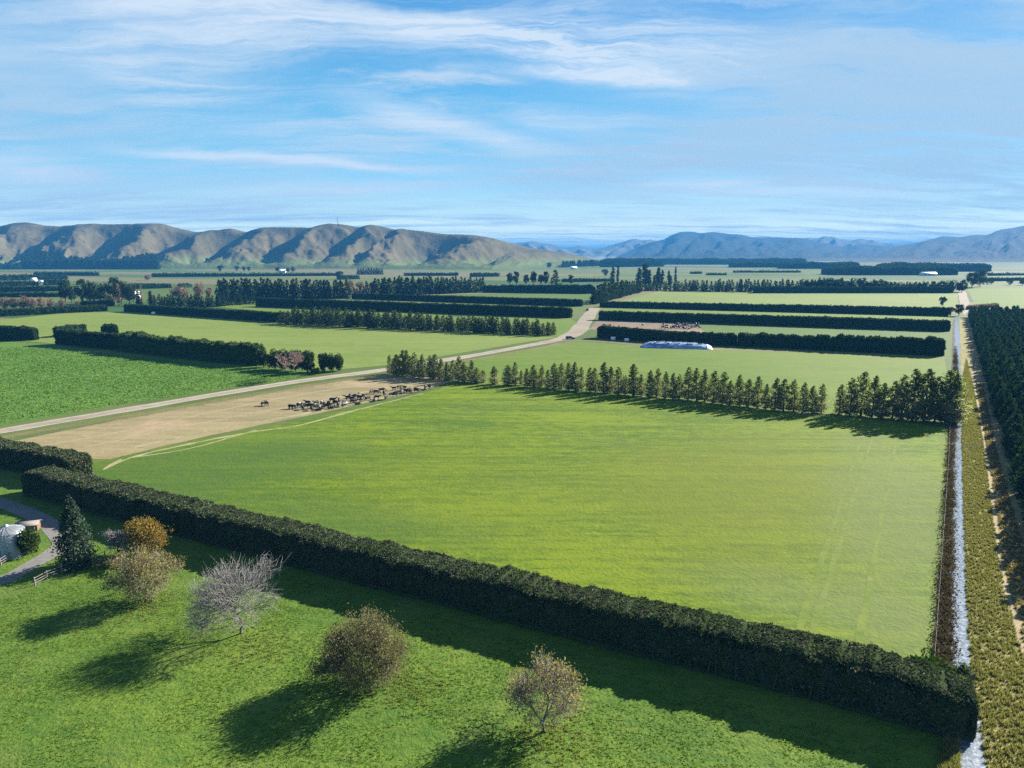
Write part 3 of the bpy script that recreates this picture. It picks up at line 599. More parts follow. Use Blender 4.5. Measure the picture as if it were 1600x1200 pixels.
# bare and autumn trees
def bare(seed, h, w, depth=6, trunk=.2, up=.6, r0=.16, split=3, tips=False, lean=(0, 0), twig=.014):
    r = np.random.default_rng(seed); segs = []; ends = []
    def grow(p, d, L, rad, lev):
        n = 2; q = p
        for k in range(n):
            d = d + r.normal(size=3) * .16; d[2] += up * .12; d /= np.linalg.norm(d)
            q2 = q + d * L / n; r1 = rad * (1 - .22 * (k + 1) / n)
            segs.append((q, q2, max(rad * (1 - .22 * k / n), twig), max(r1, twig))); q = q2
            if lev > 1 and lev < depth and r.random() < .5:
                sd = d + r.normal(size=3) * .8; sd /= np.linalg.norm(sd); grow(q.copy(), sd, L * .5, rad * .45, min(depth, lev + 2))
        if lev >= depth: ends.append(q); return
        m_ = split if lev < 4 else 2 + (r.random() < .55)
        for c in range(m_):
            ax = r.normal(size=3); ax -= d * ax.dot(d); ax /= np.linalg.norm(ax)
            ang = r.uniform(.3, .85) if lev else r.uniform(.45, .95)
            nd = d * cos(ang) + ax * sin(ang); nd[2] = max(nd[2], .0); nd /= np.linalg.norm(nd)
            grow(q.copy(), nd, (L * r.uniform(.66, .86)) if lev else r.uniform(.8, 1.0), rad * .62, lev + 1)
    grow(np.zeros(3), np.array((lean[0], lean[1], 1.0)), trunk * 3, r0 / h * 3.2, 0)
    A = np.array([s[0] for s in segs]); B = np.array([s[1] for s in segs]); E = np.array(ends)
    al = np.concatenate([A, B]); sz = h / np.percentile(al[:, 2], 99.5); sx = w / (np.percentile(al[:, 0], 99) - np.percentile(al[:, 0], 1) + 1e-6); sy = w / (np.percentile(al[:, 1], 99) - np.percentile(al[:, 1], 1) + 1e-6)
    K = np.array((sx, sy, sz))
    mx_ = np.array((np.percentile(al[:, 0], 2) + np.percentile(al[:, 0], 98), np.percentile(al[:, 1], 2) + np.percentile(al[:, 1], 98))) / 2; zt = np.percentile(al[:, 2], 60)
    for arr in (A, B, E): arr[:, :2] -= mx_ * np.clip(arr[:, 2:3] / zt, 0, 1) ** 1.3
    out = [(a * K, b * K, s[2] * h / 3.2 if s[2] > twig else twig, s[3] * h / 3.2 if s[3] > twig else twig) for a, b, s in zip(A, B, segs)]
    thick = [s for s in out if s[2] > twig * 2.2]; thin = [s for s in out if s[2] <= twig * 2.2]
    return thick, thin, E * K
def twigs_on(r, E, h, w, n, ln, rad, spread, fill, z0):
    ctr = np.array((0, 0, h * .5))
    q = E[r.integers(0, len(E), n)] + r.normal(size=(n, 3)) * spread * h
    m_ = int(n * fill); p = r.normal(size=(m_, 3)); p /= np.linalg.norm(p, axis=1)[:, None]; p *= r.uniform(.2, 1, (m_, 1)) ** .5
    q[:m_] = p * np.array((w * .42, w * .42, h * (1 - z0) * .45)) + np.array((0, 0, h * (z0 + (1 - z0) * .47)))
    q[:, 2] = np.maximum(q[:, 2], h * z0 * r.uniform(.7, 1.3, n))
    d = (q - ctr) / np.linalg.norm(q - ctr, axis=1)[:, None] + r.normal(size=(n, 3)) * .5 + np.array((0, 0, .35)); d /= np.linalg.norm(d, axis=1)[:, None]
    L = ln * r.uniform(.4, 1.3, (n, 1)); k = r.normal(size=(n, 3)) * .22 * L; e = q + d * L * .5 + k * .3; e2 = q + d * L + k
    return [(a, b, rad, rad * .8) for a, b in zip(q - d * L * .4, e)] + [(a, b, rad * .8, rad * .4) for a, b in zip(e, e2)], e2
def ball_tree(name, label, px, base, top, wpx, seed, tmat, twmat, leaf, ntw, nleaf, z0=.1, lsize=.13, group=None, rad=.013, cat='tree', sp=.22, depth=5, spread=.045, fill=.2, bmat=None):
    x, y = G(px, base); h = HT(px, base, top) * .9; w = wpx / F * math.hypot(y, H) * .92; r = np.random.default_rng(seed)
    thick, thin, E = bare(seed, h * .93, w * .88, depth, trunk=.2, twig=.012)
    E = E[E[:, 2] > h * z0]
    t = thing(name, label, cat, (x, y, 0), 0, group)
    V, Q = tubes([(a, b, max(c_, .02), max(d_, .018)) for a, b, c_, d_ in thick + thin], 5); link('trunk', mesh_np('trunk', V, [Q], bmat or tmat), t)
    sg, e = twigs_on(r, E, h, w, ntw, h * .12, rad, spread, fill, z0); V, Q = tubes(sg, 3); link('twigs', mesh_np('twigs', V, [Q], twmat), t)
    if nleaf:
        p = e[r.integers(0, len(e), nleaf)] + r.normal(size=(nleaf, 3)) * sp; p[:, 2] = np.maximum(p[:, 2], .2)
        v, q = cards(p, lsize, r, .6); link('leaves', mesh_np('leaves', v, [q], leaf), t)
    return t
def bare_tree(name, label, px, base, top, wpx, seed, tmat, twmat, leaf=None, nleaf=0, lsize=.15, cat='tree', depth=6, loc=None, group=None, twig=.016, **kw):
    x, y = G(px, base); h = HT(px, base, top); w = wpx / F * math.hypot(y, H)
    thick, thin, E = bare(seed, h, w, depth, twig=twig, **kw)
    t = thing(name, label, cat, (x, y, 0), 0, group)
    V, Q = tubes(thick, 6); link('trunk', mesh_np('trunk', V, [Q], tmat), t)
    if thin:
        V, Q = tubes(thin, 3); link('twigs', mesh_np('twigs', V, [Q], twmat), t)
    if nleaf:
        r = np.random.default_rng(seed + 5); i = r.integers(0, len(E), nleaf)
        p = E[i] + r.normal(size=(nleaf, 3)) * h * .05; p[:, 2] = np.maximum(p[:, 2], .25)
        v, q = cards(p, lsize, r, .6); link('leaves', mesh_np('leaves', v, [q], leaf), t)
    return t
M_silver = mat_plain('silver_bark', (.11, .10, .095), .9, .35, 4)
ball_tree('bare_tree', 'large leafless silver grey tree spreading wide in the near paddock', 376, 990, 878, 136, 5, M_bark, M_twig, None, 2800, 0, .16, rad=.016, depth=6, fill=.22, spread=.06, bmat=M_silver)
ball_tree('twiggy_tree', 'dense round olive brown tree in the near paddock right of the silver bare tree', 574, 1068, 962, 132, 8, M_bark, M_twigb, L_olive, 4200, 14000, .05, .11, fill=.6)
ball_tree('autumn_tree', 'small tree with sparse yellow leaves at the bottom of the near paddock', 850, 1143, 1042, 102, 9, M_bark, M_twig, L_greygold, 2100, 4200, .16, .12, bmat=M_silver, fill=.35)
ball_tree('autumn_tree', 'rounded grey and gold tree in the near paddock by the paddock fence', 228, 939, 861, 88, 12, M_bark, M_twig, L_greygold, 2300, 7000, .08, .12, fill=.5)
ball_tree('golden_tree', 'bright golden round topped tree against the near hedge', 229, 866, 808, 52, 13, M_bark, M_twigb, L_gold, 1300, 5600, .08, .14, fill=.5)
ball_tree('bare_shrub', 'leafless grey shrub left of the golden tree', 188, 868, 828, 46, 14, M_bark, M_twig, None, 1300, 0, .05, rad=.018)
ball_tree('bare_shrub', 'low leafless brown shrub at the foot of the golden tree', 186, 886, 866, 52, 15, M_bark, M_twigb, L_olive, 1000, 900, .0, .12)
bare_tree('bare_tree', 'reddish leafless tree in front of the trimmed evergreens by the road', 454, 592, 549, 44, 16, M_twigb, mat_plain('red_twig', (.27, .19, .16), .9), depth=6, twig=.05)
x, y = G(120, 884); h = HT(120, 884, 771)
cm, tm = conifer(510, h, h * .24, L_spruce, 9000, .21, .03, .8, -.02, 40, 10, .1)
t = thing('spruce_tree', 'tall dark blue green spruce beside the gravel drive', 'tree', (x, y, 0)); link('crown', cm, t); link('trunk', tm, t)
P_wil = [broad(520 + k, 8, 8.5, L_pink, 60, 34, .3, .12, M_twigb) for k in range(3)]
for k, (x, b, tp, w) in enumerate([(-6, 484, 465, .8), (8, 484, 464, .8), (22, 484, 465, .8), (37, 484, 462, .8), (52, 484, 464, .75), (66, 483, 464, .7), (80, 482, 466, .7)]):
    tree('bare_willow', f'pinkish leafless willow {nth(k)} from the left behind the far left hedge', 'tree', P_wil, k, x, b, tp, 8, 'bare willows at left', w)
for x, b, tp, w, lab in [(97, 480, 467, .8, 'pale pinkish bare tree just right of the willow line'), (122, 479, 470, .9, 'small pale bare tree below the homestead evergreens'), (276, 466, 447, 1.0, 'pink leafless willow left of two behind the low conifer row'), (288, 466, 449, 1.0, 'pink leafless willow between two others behind the low conifer row'), (312, 464, 442, .85, 'larger pink leafless willow right of two behind the low conifer row'), (327, 465, 447, .6, 'narrow pink leafless tree beside the pine row'), (172, 476, 461, .9, 'rounded rusty autumn tree among the homestead evergreens'), (231, 438, 429, 1.1, 'pale straw coloured round tree far out on the plain'), (548, 462, 437, .5, 'bare greyish tree at the gap between the two pine rows'), (563, 452, 440, 1.2, 'spreading pinkish bare tree behind the gap of the pine rows'), (583, 452, 440, 1.2, 'pinkish bare tree behind the second pine row')]:
    tree('leafless_tree', lab, 'tree', P_wil, int(x), x, b, tp, 8, None, w)
P_lom = [conifer(540, 12, 1.1, L_pink, 300, .5, .05, .4, .6, 18, 5)]
tree('bare_poplar', 'slim pale leafless poplar in front of the homestead evergreens', 'tree', P_lom, 0, 187, 478, 443, 12, None, 1.2)
tree('bare_poplar', 'thin leafless poplar standing right of the homestead evergreens', 'tree', P_lom, 0, 222, 478, 445, 12, None, .8)
tree('upright_tree', 'dark upright tree beside the thin leafless poplar', 'tree', P_pop, 0, 217, 478, 455, 14, None, 1.6)
tree('upright_tree', 'dark upright tree second right of the thin leafless poplar', 'tree', P_pop, 1, 236, 478, 455, 14, None, 1.6)

# pine plantation beyond the bank track
P_pl = [conifer(600 + k, 10, 2.9, L_forest, 1900, .36, .05, .62, .25, 24, 8, .1) for k in range(5)]
e0 = np.array(G(1519, 499)); e1 = np.array(G(1636, 880))
dv = e1 - e0; Lp = np.linalg.norm(dv); dv /= Lp; nv = np.array((-dv[1], dv[0])); nv *= np.sign(nv[0])
spots = []
for s in np.arange(-20, Lp + 12, 3.9):
    for w_ in np.arange(0, 70, 3.9):
        q = e0 + dv * (s + random.uniform(-1.1, 1.1)) + nv * (w_ + random.uniform(-.8, 1.2)); hh = random.uniform(7.0, 9.6) * (.85 if w_ < 1 else 1)
        u, v_ = proj(q[0], q[1], hh)
        if u < 1640 or (w_ < 24 and s > Lp * .6): spots.append((q[0], q[1], hh, u))
spots.sort(key=lambda a: math.hypot(a[0], a[1]))
inview = [s for s in spots if s[3] < 1612]; near = inview[:285]; ns_ = set(map(id, near))
for k, (x, y, hh, u) in enumerate(near):
    t = thing('plantation_pine', 'dark blue green pine packed in the plantation right of the bank track', 'pine', (x, y, 0), random.uniform(0, 6.28), 'plantation pines'); s = hh / 10; t.scale = (s, s, s)
    cm, tm = P_pl[(k * 3 + k // 5) % 5]; link('crown', cm, t); link('trunk', tm, t)
rest = [s for s in spots if id(s) not in ns_]
def mesh_arrays(me):
    v = np.empty(len(me.vertices) * 3, np.float32); me.vertices.foreach_get('co', v)
    l = np.empty(len(me.loops), np.int32); me.loops.foreach_get('vertex_index', l); return v.reshape(-1, 3), l.reshape(-1, 4)
P_lo = [mesh_arrays(conifer(620 + k, 10, 2.9, L_forest, 420, .7, .05, .62, .25, 18, 7, .1)[0]) for k in range(3)]
def mass(name, pts, mat, label, cat):
    parts = []
    for k, (x, y, z, hh) in enumerate(pts):
        v, q = P_lo[k % 3]; a = random.uniform(0, 6.28); s = hh / 10
        rot = np.array(((cos(a), sin(a), 0), (-sin(a), cos(a), 0), (0, 0, 1)))
        parts.append((v @ rot * s + np.array((x, y, z)), q))
    V, Q = merge(parts); return tag(link(name, mesh_np(name, V, Q, mat)), label, cat, None, 'stuff')
if rest: mass('plantation', [(x, y, 0, hh) for x, y, hh, u in rest], L_forest, 'far part of the dark pine plantation by the country road', 'woodland')
# ------------------------------------------------------------------ hills
def depth_of(py): return G(800, py)[1]
def skyz(u, y, py):
    v = -(py - 600) / F; fy = cos(P) + v * sin(P); fz = -sin(P) + v * cos(P)
    return H + fz / fy * y
class Range:
    def __init__(s, sky, base, width, crests, A, seed, rough=1.0, skew=100, back=.35, lowtop=1.0):
        s.sx, s.sy = zip(*sky); s.bx, s.by = zip(*base); s.w = width; s.c = np.array(crests, float); s.A = A; s.seed = seed; s.rough = rough; s.skew = skew; s.back = back
        s.u0, s.u1 = s.sx[0], s.sx[-1]
    def Db(s, u): return np.interp(u, s.bx, [depth_of(b) for b in s.by])
    def h(s, u, v):
        yb = s.Db(u); yc = yb + s.w; py = np.interp(u, s.sx, s.sy)
        k = math.pi / 180
        vv = -(py - 600) / F; slope = (-sin(P) + vv * cos(P)) / (cos(P) + vv * sin(P))
        Hc = np.maximum(H + slope * yc, 0)
        vc = np.clip(v, 0, 1); Sx = vc ** 1.15 * (1.35 - .35 * vc)
        Sx = np.where(v > 1, 1 - s.back * np.clip(v - 1, 0, 2) ** 1.2, Sx)
        ub = u + s.skew * np.clip(v, 0, 1.2) * -1 + s.skew + 14 * fbm(u / 60, v * 4, s.seed + 5, 3)      # crest lines lean as they climb
        i = np.clip(np.searchsorted(s.c, ub) - 1, 0, len(s.c) - 2)
        f = (ub - s.c[i]) / (s.c[i + 1] - s.c[i]); f = np.clip(f, 0, 1)
        vf = .55                                   # gully sits nearer the crest on its left
        g = np.where(f < vf, f / vf, (1 - f) / (1 - vf)); g = g * g * (3 - 2 * g)
        ss = lambda a, b, x: np.clip((x - a) / (b - a), 0, 1) ** 2 * (3 - 2 * np.clip((x - a) / (b - a), 0, 1))
        wv = ss(0, .3, v) * (1 - .88 * ss(.62, 1.0, v))
        big = s.A * g * wv * (.75 + .35 * vnoise(i * 3.7, i * 0 + 1.1, s.seed))
        d = fbm(u / 22 + v * 3, v * 6, s.seed, 5, .55); rd = 1 - np.abs(fbm(u / 34 - v * 2.2, v * 3.0, s.seed + 9, 4, .5)) * 1.6
        rd2 = 1 - np.abs(fbm(u / 15 - v * 3.0, v * 2.2, s.seed + 23, 3, .5)) * 1.6
        z = Hc * (Sx * (1 - big) + wv * s.rough * (.03 * d + .06 * (rd - .4) + .02 * (rd2 - .4)))
        edge = np.clip(v / .06, 0, 1)
        return np.maximum(z * edge, -2.0)
    def xy(s, u, v):
        y = s.Db(u) + s.w * v; d = y * cos(P) + H * sin(P)
        return (u - 800) / F * d, y
    def build(s, name, mat, nu, nv, vmax=1.5):
        u, v = np.meshgrid(np.linspace(s.u0, s.u1, nu), np.linspace(-.02, vmax, nv), indexing='ij')
        z = s.h(u, v); x, y = s.xy(u, v)
        V = np.stack([x, y, z - .6], 2).reshape(-1, 3); i, j = np.meshgrid(np.arange(nu - 1), np.arange(nv - 1), indexing='ij'); a = (i * nv + j).ravel()
        return tag(link(name, mesh_np(name, V, [np.stack([a, a + nv, a + nv + 1, a + 1], 1)], mat, smooth=True)), kind='structure')
def mat_hill(name, c1, c2, c3, low, lowz, sc):
    m, n, out = material(name); p = n.pos()
    f = n.noise(p, sc, 6, .65, .3); f2 = n.noise(p, sc * 6, 5, .7)
    c = n.mix(n.ramp(f, .35, .65), c1, c2); c = n.mix(n.m('MULTIPLY', n.ramp(f2, .52, .68), .8), c, c3)
    z = n.new('ShaderNodeSeparateXYZ'); n.put(z.inputs[0], p)
    zz = n.m('ADD', z.outputs[2], n.m('MULTIPLY', n.m('SUBTRACT', f, .5), lowz * 1.6))
    c = n.mix(n.ramp(zz, lowz * .3, lowz), low, c)
    principled(n, out, c, .95, n.bump(n.m('ADD', f, n.m('MULTIPLY', f2, .5)), .6, 14 if lowz else 10), spec=.05); return m
M_hill = mat_hill('tussock_hill', (.060, .051, .025), (.094, .078, .040), (.027, .027, .013), (.085, .105, .034), 45, .004)
M_mtn = mat_hill('hazed_bush_mountain', (.005, .011, .012), (.011, .017, .017), (.034, .028, .020), (.06, .052, .032), 30, .0018)  # dark bush colour, with some blue of the distant haze mixed in
M_bare = mat_hill('bare_range', (.07, .07, .06), (.13, .13, .12), (.06, .055, .045), (.2, .2, .15), 30, .001)
RL = Range([(-900, 392), (-700, 372), (-480, 358), (-300, 350), (-120, 352), (0, 350), (25, 347), (60, 347), (100, 348), (160, 349), (180, 346), (205, 344), (235, 346), (280, 353), (330, 357), (400, 356), (420, 355), (450, 351), (500, 349), (525, 348.5), (570, 350), (605, 352), (640, 359), (690, 360), (715, 359.5), (745, 365), (775, 373), (800, 379), (830, 384), (860, 390), (900, 398), (935, 405), (965, 411), (1010, 415)],
           [(-900, 421), (0, 420.5), (420, 420.5), (640, 421), (770, 421.5), (880, 418), (960, 415), (1010, 414)], 640,
           [-1000, -880, -770, -680, -560, -470, -360, -260, -150, -60, 40, 150, 262, 345, 425, 525, 592, 645, 770, 872, 960, 1060, 1150], .95, 7)
RL.build('left_hills', M_hill, 960, 120, 1.7)
RM = Range([(930, 412), (960, 402), (985, 391), (1000, 383), (1020, 377), (1040, 370), (1060, 362.5), (1080, 361), (1110, 362), (1135, 362), (1160, 367), (1185, 371), (1240, 370), (1262, 374), (1290, 380), (1320, 385), (1345, 381), (1380, 383), (1420, 384), (1470, 390), (1500, 402)],
           [(930, 408), (1250, 408), (1500, 407.5)], 2600, [880 + 47 * k for k in range(18)], .55, 21, 1.3, 60)
RM.build('middle_mountain', M_mtn, 420, 90, 1.5)
RR = Range([(1330, 404), (1370, 396), (1400, 386), (1420, 381), (1440, 375), (1470, 369), (1500, 369), (1535, 365), (1560, 358), (1585, 352), (1605, 347), (1680, 345), (1800, 346)],
           [(1330, 410.5), (1450, 410), (1800, 409.5)], 2300, [1300 + 52 * k for k in range(14)], .5, 33, 1.2, 60)
RR.build('right_mountain', M_mtn, 320, 90, 1.5)
RF = Range([(780, 381), (815, 377), (835, 376.5), (860, 381), (885, 386), (905, 384), (925, 388), (945, 386), (965, 379), (985, 373), (1010, 374), (1040, 376), (1080, 374), (1200, 369), (1220, 371), (1262, 371), (1285, 369), (1300, 367.5), (1310, 373), (1325, 375), (1347, 372), (1375, 378), (1400, 381), (1450, 378), (1500, 388)],
           [(780, 405.5), (1500, 405.5)], 2500, [740 + 30 * k for k in range(30)], .55, 45, 1.4, 30)
RF.build('far_range', M_bare, 420, 60, 1.4)
def hz(rg, u, v):
    return float(rg.h(np.array([u], float), np.array([v], float))[0]) - .6
def hill_mass(name, rg, u0, u1, v0, v1, n, hh, label, shape):
    pts = []
    while len(pts) < n:
        u = random.uniform(u0, u1); v = random.uniform(v0, v1)
        if v > shape(u) * v1 + random.uniform(-.03, .03): continue
        x, y = rg.xy(u, v); pts.append((x, y, hz(rg, u, v) - 1, hh * random.uniform(.8, 1.2)))
    mass(name, pts, L_pine, label, 'woodland')
hill_mass('hillside_forest', RL, 36, 247, -.06, .2, 900, 28, 'dark pine forest along the foot of the left hills', lambda u: .6 + .4 * sin(u * .03) if u > 60 else .5)
hill_mass('hillside_forest', RL, -60, 36, -.1, .03, 140, 20, 'dark trees at the far left foot of the hills', lambda u: 1)
hill_mass('knoll_wood', RL, 878, 948, .0, .12, 150, 20, 'dark wood on the flank of the low knoll', lambda u: 1)
# mast on the ridge
um = 530.5; x, y = RL.xy(um, 1.0); z = hz(RL, um, 1.0)
t = thing('radio_mast', 'thin lattice radio mast on the crest of the hills', 'mast', (x, y, z - 1))
M_steel = mat_plain('mast_steel', (.10, .10, .11), .5, .1, metal=.4)
hm = 30; segs = [((sx * 2.2, sy * 2.2, 0), (sx * .5, sy * .5, hm), .3, .2) for sx in (-1, 1) for sy in (-1, 1)]
for k in range(8):
    a = 2.2 - 1.7 * k / 8; b = 2.2 - 1.7 * (k + 1) / 8; z0, z1 = hm * k / 8, hm * (k + 1) / 8
    for (sx, sy), (tx, ty) in (((-1, -1), (1, -1)), ((1, -1), (1, 1)), ((1, 1), (-1, 1)), ((-1, 1), (-1, -1))): segs.append(((sx * a, sy * a, z0), (tx * b, ty * b, z1), .15, .15))
V, Q = tubes(segs, 4); link('lattice_tower', mesh_np('lattice_tower', V, [Q], M_steel), t)
V, Q = tubes([((0, 0, hm), (0, 0, hm + 6), .2, .1)], 5); link('aerial', mesh_np('aerial', V, [Q], M_steel), t)
V, Q = box(3, 8, -2, 2, -1, 3); link('equipment_hut', mesh_np('equipment_hut', V, [Q], M_steel), t)

# ------------------------------------------------------------------ grass, tussocks, brambles
def blades(pts, nper, hgt, spread, r, width=.03):
    n = len(pts); c = np.repeat(pts, nper, 0); k = len(c)
    a = r.uniform(0, 2 * pi, k); h = hgt * r.uniform(.5, 1.2, k); sp = spread * r.uniform(.2, 1, k)
    b = c.copy(); b[:, 0] += np.cos(a) * sp * .3; b[:, 1] += np.sin(a) * sp * .3
    t = c.copy(); t[:, 0] += np.cos(a) * sp; t[:, 1] += np.sin(a) * sp; t[:, 2] += h
    w = np.stack([-np.sin(a + r.normal(size=k) * .6), np.cos(a), np.zeros(k)], 1) * (width * r.uniform(.6, 1.4, k))[:, None]
    V = np.stack([b - w, b + w, t], 1).reshape(-1, 3); return V, np.arange(k * 3).reshape(k, 3)
def scatter(poly, n, r):
    q = np.array([G(*p) for p in poly]); lo, hi = q.min(0), q.max(0); out = np.zeros((0, 2))
    while len(out) < n:
        p = r.uniform(lo, hi, (n * 2, 2)); out = np.concatenate([out, p[inpoly(p[:, 0], p[:, 1], q)]])
    return np.c_[out[:n], np.full(n, .02)]
def stuff(name, V, Q, mat, label, cat): return tag(link(name, mesh_np(name, V, Q if isinstance(Q, list) else [Q], mat)), label, cat, None, 'stuff')
r = np.random.default_rng(77)
near_poly = [(-40, 950), (60, 918), (165, 882), (300, 850), (600, 940), (1000, 1050), (1350, 1150), (1440, 1210), (1400, 1260), (-60, 1260)]
p = scatter(near_poly, 30000, r); kp = fbm(p[:, 0] * .22, p[:, 1] * .22, 3, 3) + r.normal(size=len(p)) * .35 > -.1; p = p[kp]
V, Q = blades(p, 7, .11, .2, r, .04); stuff('grass', V, Q, L_tuft, 'tufted short green grass of the near paddock', 'grass')
cl = []
for (u, v_, n_, rad) in ((400, 1010, 260, 5), (228, 950, 200, 4), (640, 1075, 260, 5), (860, 1150, 260, 4.5)):
    c = np.array(G(u, v_)); cl.append(np.c_[c + r.normal(size=(n_, 2)) * rad * .5, np.full(n_, .02)])
V, Q = blades(np.concatenate(cl), 12, .2, .35, r, .04); stuff('rank_grass', V, Q, mat_leaf('rank_grass_blade', (.22, .28, .07), (.36, .38, .14), .55), 'rough pale clumps of grass under the paddock trees', 'grass')
tp_ = [(1540, 1215), (1535, 1150), (1518, 1060), (1508, 900), (1503, 700), (1502, 600), (1510, 560), (1520, 600), (1533, 670), (1563, 890), (1590, 1000), (1660, 1215)]
p = scatter(tp_, 9000, r); V, Q = blades(p, 18, .38, .33, r, .04); stuff('tussock_grass', V, Q, L_tuss, 'olive tussock grass covering the bank right of the stream', 'grass')
sp_ = [(1525, 600), (1536, 600), (1556, 700), (1600, 860), (1680, 1100), (1720, 1215), (1665, 1215), (1625, 1100), (1572, 890), (1545, 720)]
p = scatter(sp_, 2500, r); V, Q = blades(p, 16, .4, .4, r, .05); stuff('straw_grass', V, Q, mat_leaf('straw_blade', (.24, .18, .08), (.38, .29, .15), .3), 'straw coloured dry grass between track and plantation', 'grass')
bp = [(1459, 1060), (1472, 880), (1481, 740), (1484, 668), (1490, 600), (1493, 540), (1496, 600), (1494, 660), (1489, 700), (1489, 800), (1488, 950), (1490, 1065)]
p = scatter(bp, 1500, r); d = r.normal(size=(len(p), 22, 3)) * np.array((.45, .45, .3)); q = (p[:, None] + d).reshape(-1, 3); q[:, 2] = np.abs(q[:, 2]) + .05
V, Q = cards(q, .13, r); stuff('brambles', V, Q, L_bramble, 'reddish brown brambles along the left bank of the stream', 'scrub')
bp2 = [(1470, 1215), (1474, 1165), (1490, 1130), (1498, 1150), (1497, 1215)]
p = scatter(bp2, 260, r); V, Q = blades(p, 26, .6, .5, r, .05); stuff('bank_grass', V, Q, L_tuss, 'rough grass on the stream bank under the hedge end', 'grass')
kp_ = [(-40, 540), (85, 545), (300, 568), (440, 582), (480, 588), (430, 595), (200, 630), (-40, 668)]
p = scatter(kp_, 14000, r); q = (p[:, None] + r.normal(size=(len(p), 3, 3)) * np.array((.3, .3, .12))).reshape(-1, 3); q[:, 2] = np.abs(q[:, 2]) + .1
V, Q = cards(q, .2, r, .7, updown=0); stuff('kale_leaves', V, Q, mat_leaf('kale_leaf', (.085, .19, .03), (.15, .27, .05), .25), 'leafy dark green crop left of the road', 'crop')

# ------------------------------------------------------------------ fences
M_wood = mat_plain('weathered_wood', (.18, .165, .15), .9, .3, 5); M_wire = mat_plain('fence_wire', (.08, .075, .07), .5, .1)
def fence(name, label, line, spacing, ph, rails, rail_r, pr=.06, mat=M_wood, railname='rail'):
    q = np.array([G(*p) for p in line]); seg = np.linalg.norm(np.diff(q, axis=0), axis=1); cum = np.concatenate([[0], np.cumsum(seg)]); L = cum[-1]; n = max(2, int(L / spacing) + 1)
    pts = [(np.interp(s, cum, q[:, 0]), np.interp(s, cum, q[:, 1])) for s in np.linspace(0, L, n)]
    t = thing(name, label, 'fence', (*pts[0], 0)); o = np.array(pts[0])
    V, Q = tubes([((0, 0, -.1), (0, 0, ph), pr, pr * .95), ((0, 0, ph), (0, 0, ph + .02), pr * .95, .01)], 6); pm = mesh_np('post', V, [Q], mat)
    for p in pts[:100]: link('post', pm, t, (p[0] - o[0], p[1] - o[1], 0)).rotation_euler = (random.gauss(0, .03), random.gauss(0, .03), random.uniform(0, 6))
    for z in rails:
        V, Q = tubes([((*(np.array(a) - o), z), (*(np.array(b) - o), z + random.gauss(0, .02)), rail_r, rail_r) for a, b in zip(pts[:-1], pts[1:])], 4)
        link(railname, mesh_np(railname, V, [Q], mat if rail_r > .02 else M_wire), t)
    return t
fence('rail_fence', 'weathered post and rail fence along the top of the near paddock', [(55, 915), (75, 904), (110, 892), (165, 873)], 2.0, 1.25, (.35, .7, 1.1), .045, .09)
fence('rail_fence', 'short pale rail fence between the silo and the drive', [(2, 884), (28, 868), (50, 862)], 1.8, 1.2, (.35, .7, 1.1), .045, .08)
fence('wire_fence', 'thin post and wire fence along the near side of the road', [(20, 688), (200, 655), (440, 613), (610, 587)], 5.5, 1.15, (.3, .65, 1.0), .012, .07, railname='wire')
fence('wire_fence', 'thin post and wire fence along the stream edge of the big paddock', [(1459, 1040), (1472, 860), (1482, 720), (1484, 668)], 4, 1.1, (.3, .65, 1.0), .01, .06, railname='wire')
fence('wire_fence', 'post and wire fence at the foot of the paddock conifers', [(1480, 664), (1340, 653), (1200, 644), (1000, 624), (865, 610)], 5, 1.1, (.3, .65, 1.0), .01, .06, railname='wire')
fence('plank_crossing', 'low rail fence crossing the tussock bank from stream to track', [(1503, 701), (1534, 701)], 2, 1.0, (.5, .9), .04, .06)

# ------------------------------------------------------------------ silo, shed, houses
def lathe(prof, n=48):
    V = np.array([(r_ * cos(2 * pi * k / n), r_ * sin(2 * pi * k / n), z) for r_, z in prof for k in range(n)])
    Q = np.array([(i * n + k, i * n + (k + 1) % n, (i + 1) * n + (k + 1) % n, (i + 1) * n + k) for i in range(len(prof) - 1) for k in range(n)])
    return V, Q
m, n, out = material('galvanised_sheet'); c = n.mix(n.noise(n.pos(), 1.5, 4), (.27, .31, .35), (.37, .40, .43)); principled(n, out, c, .42, metal=.45, spec=.5); M_galv = m
x, y = G(5, 872); hs_ = HT(5, 872, 835); rs_ = 23 / F * math.hypot(y, H)
t = thing('grain_silo', 'round galvanised steel grain silo with conical roof at the left edge', 'silo', (x, y + rs_ * .6, 0))
prof = [(rs_ + .035 * sin(k * pi / 2 + .3), .15 + (hs_ - .15) * k / 60) for k in range(61)]
V, Q = lathe(prof); w_ = link('wall', mesh_np('wall', V, [Q], M_galv, smooth=True), t)
V, Q = lathe([(rs_ + .07, hs_ - .02), (rs_ + .07, hs_ + .04), (rs_ * .55, hs_ + rs_ * .15), (.3, hs_ + rs_ * .32)]); M_groof = mat_plain('weathered_galvanised', (.17, .185, .20), .5, .15, 2, metal=.3)
ro = link('roof', mesh_np('roof', V, [Q], M_groof), t)
V, Q = lathe([(.34, hs_ + rs_ * .28), (.34, hs_ + rs_ * .4), (.01, hs_ + rs_ * .46)], 16); link('cap', mesh_np('cap', V, [Q], M_galv), ro)
V, Q = tubes([((rs_ * cos(a) * 1.03, rs_ * sin(a) * 1.03, hs_ + .08), (.34 * cos(a), .34 * sin(a), hs_ + rs_ * .332), .02, .015) for a in np.linspace(0, 2 * pi, 17)[:-1]], 4); link('roof_rib', mesh_np('roof_rib', V, [Q], M_galv), ro)
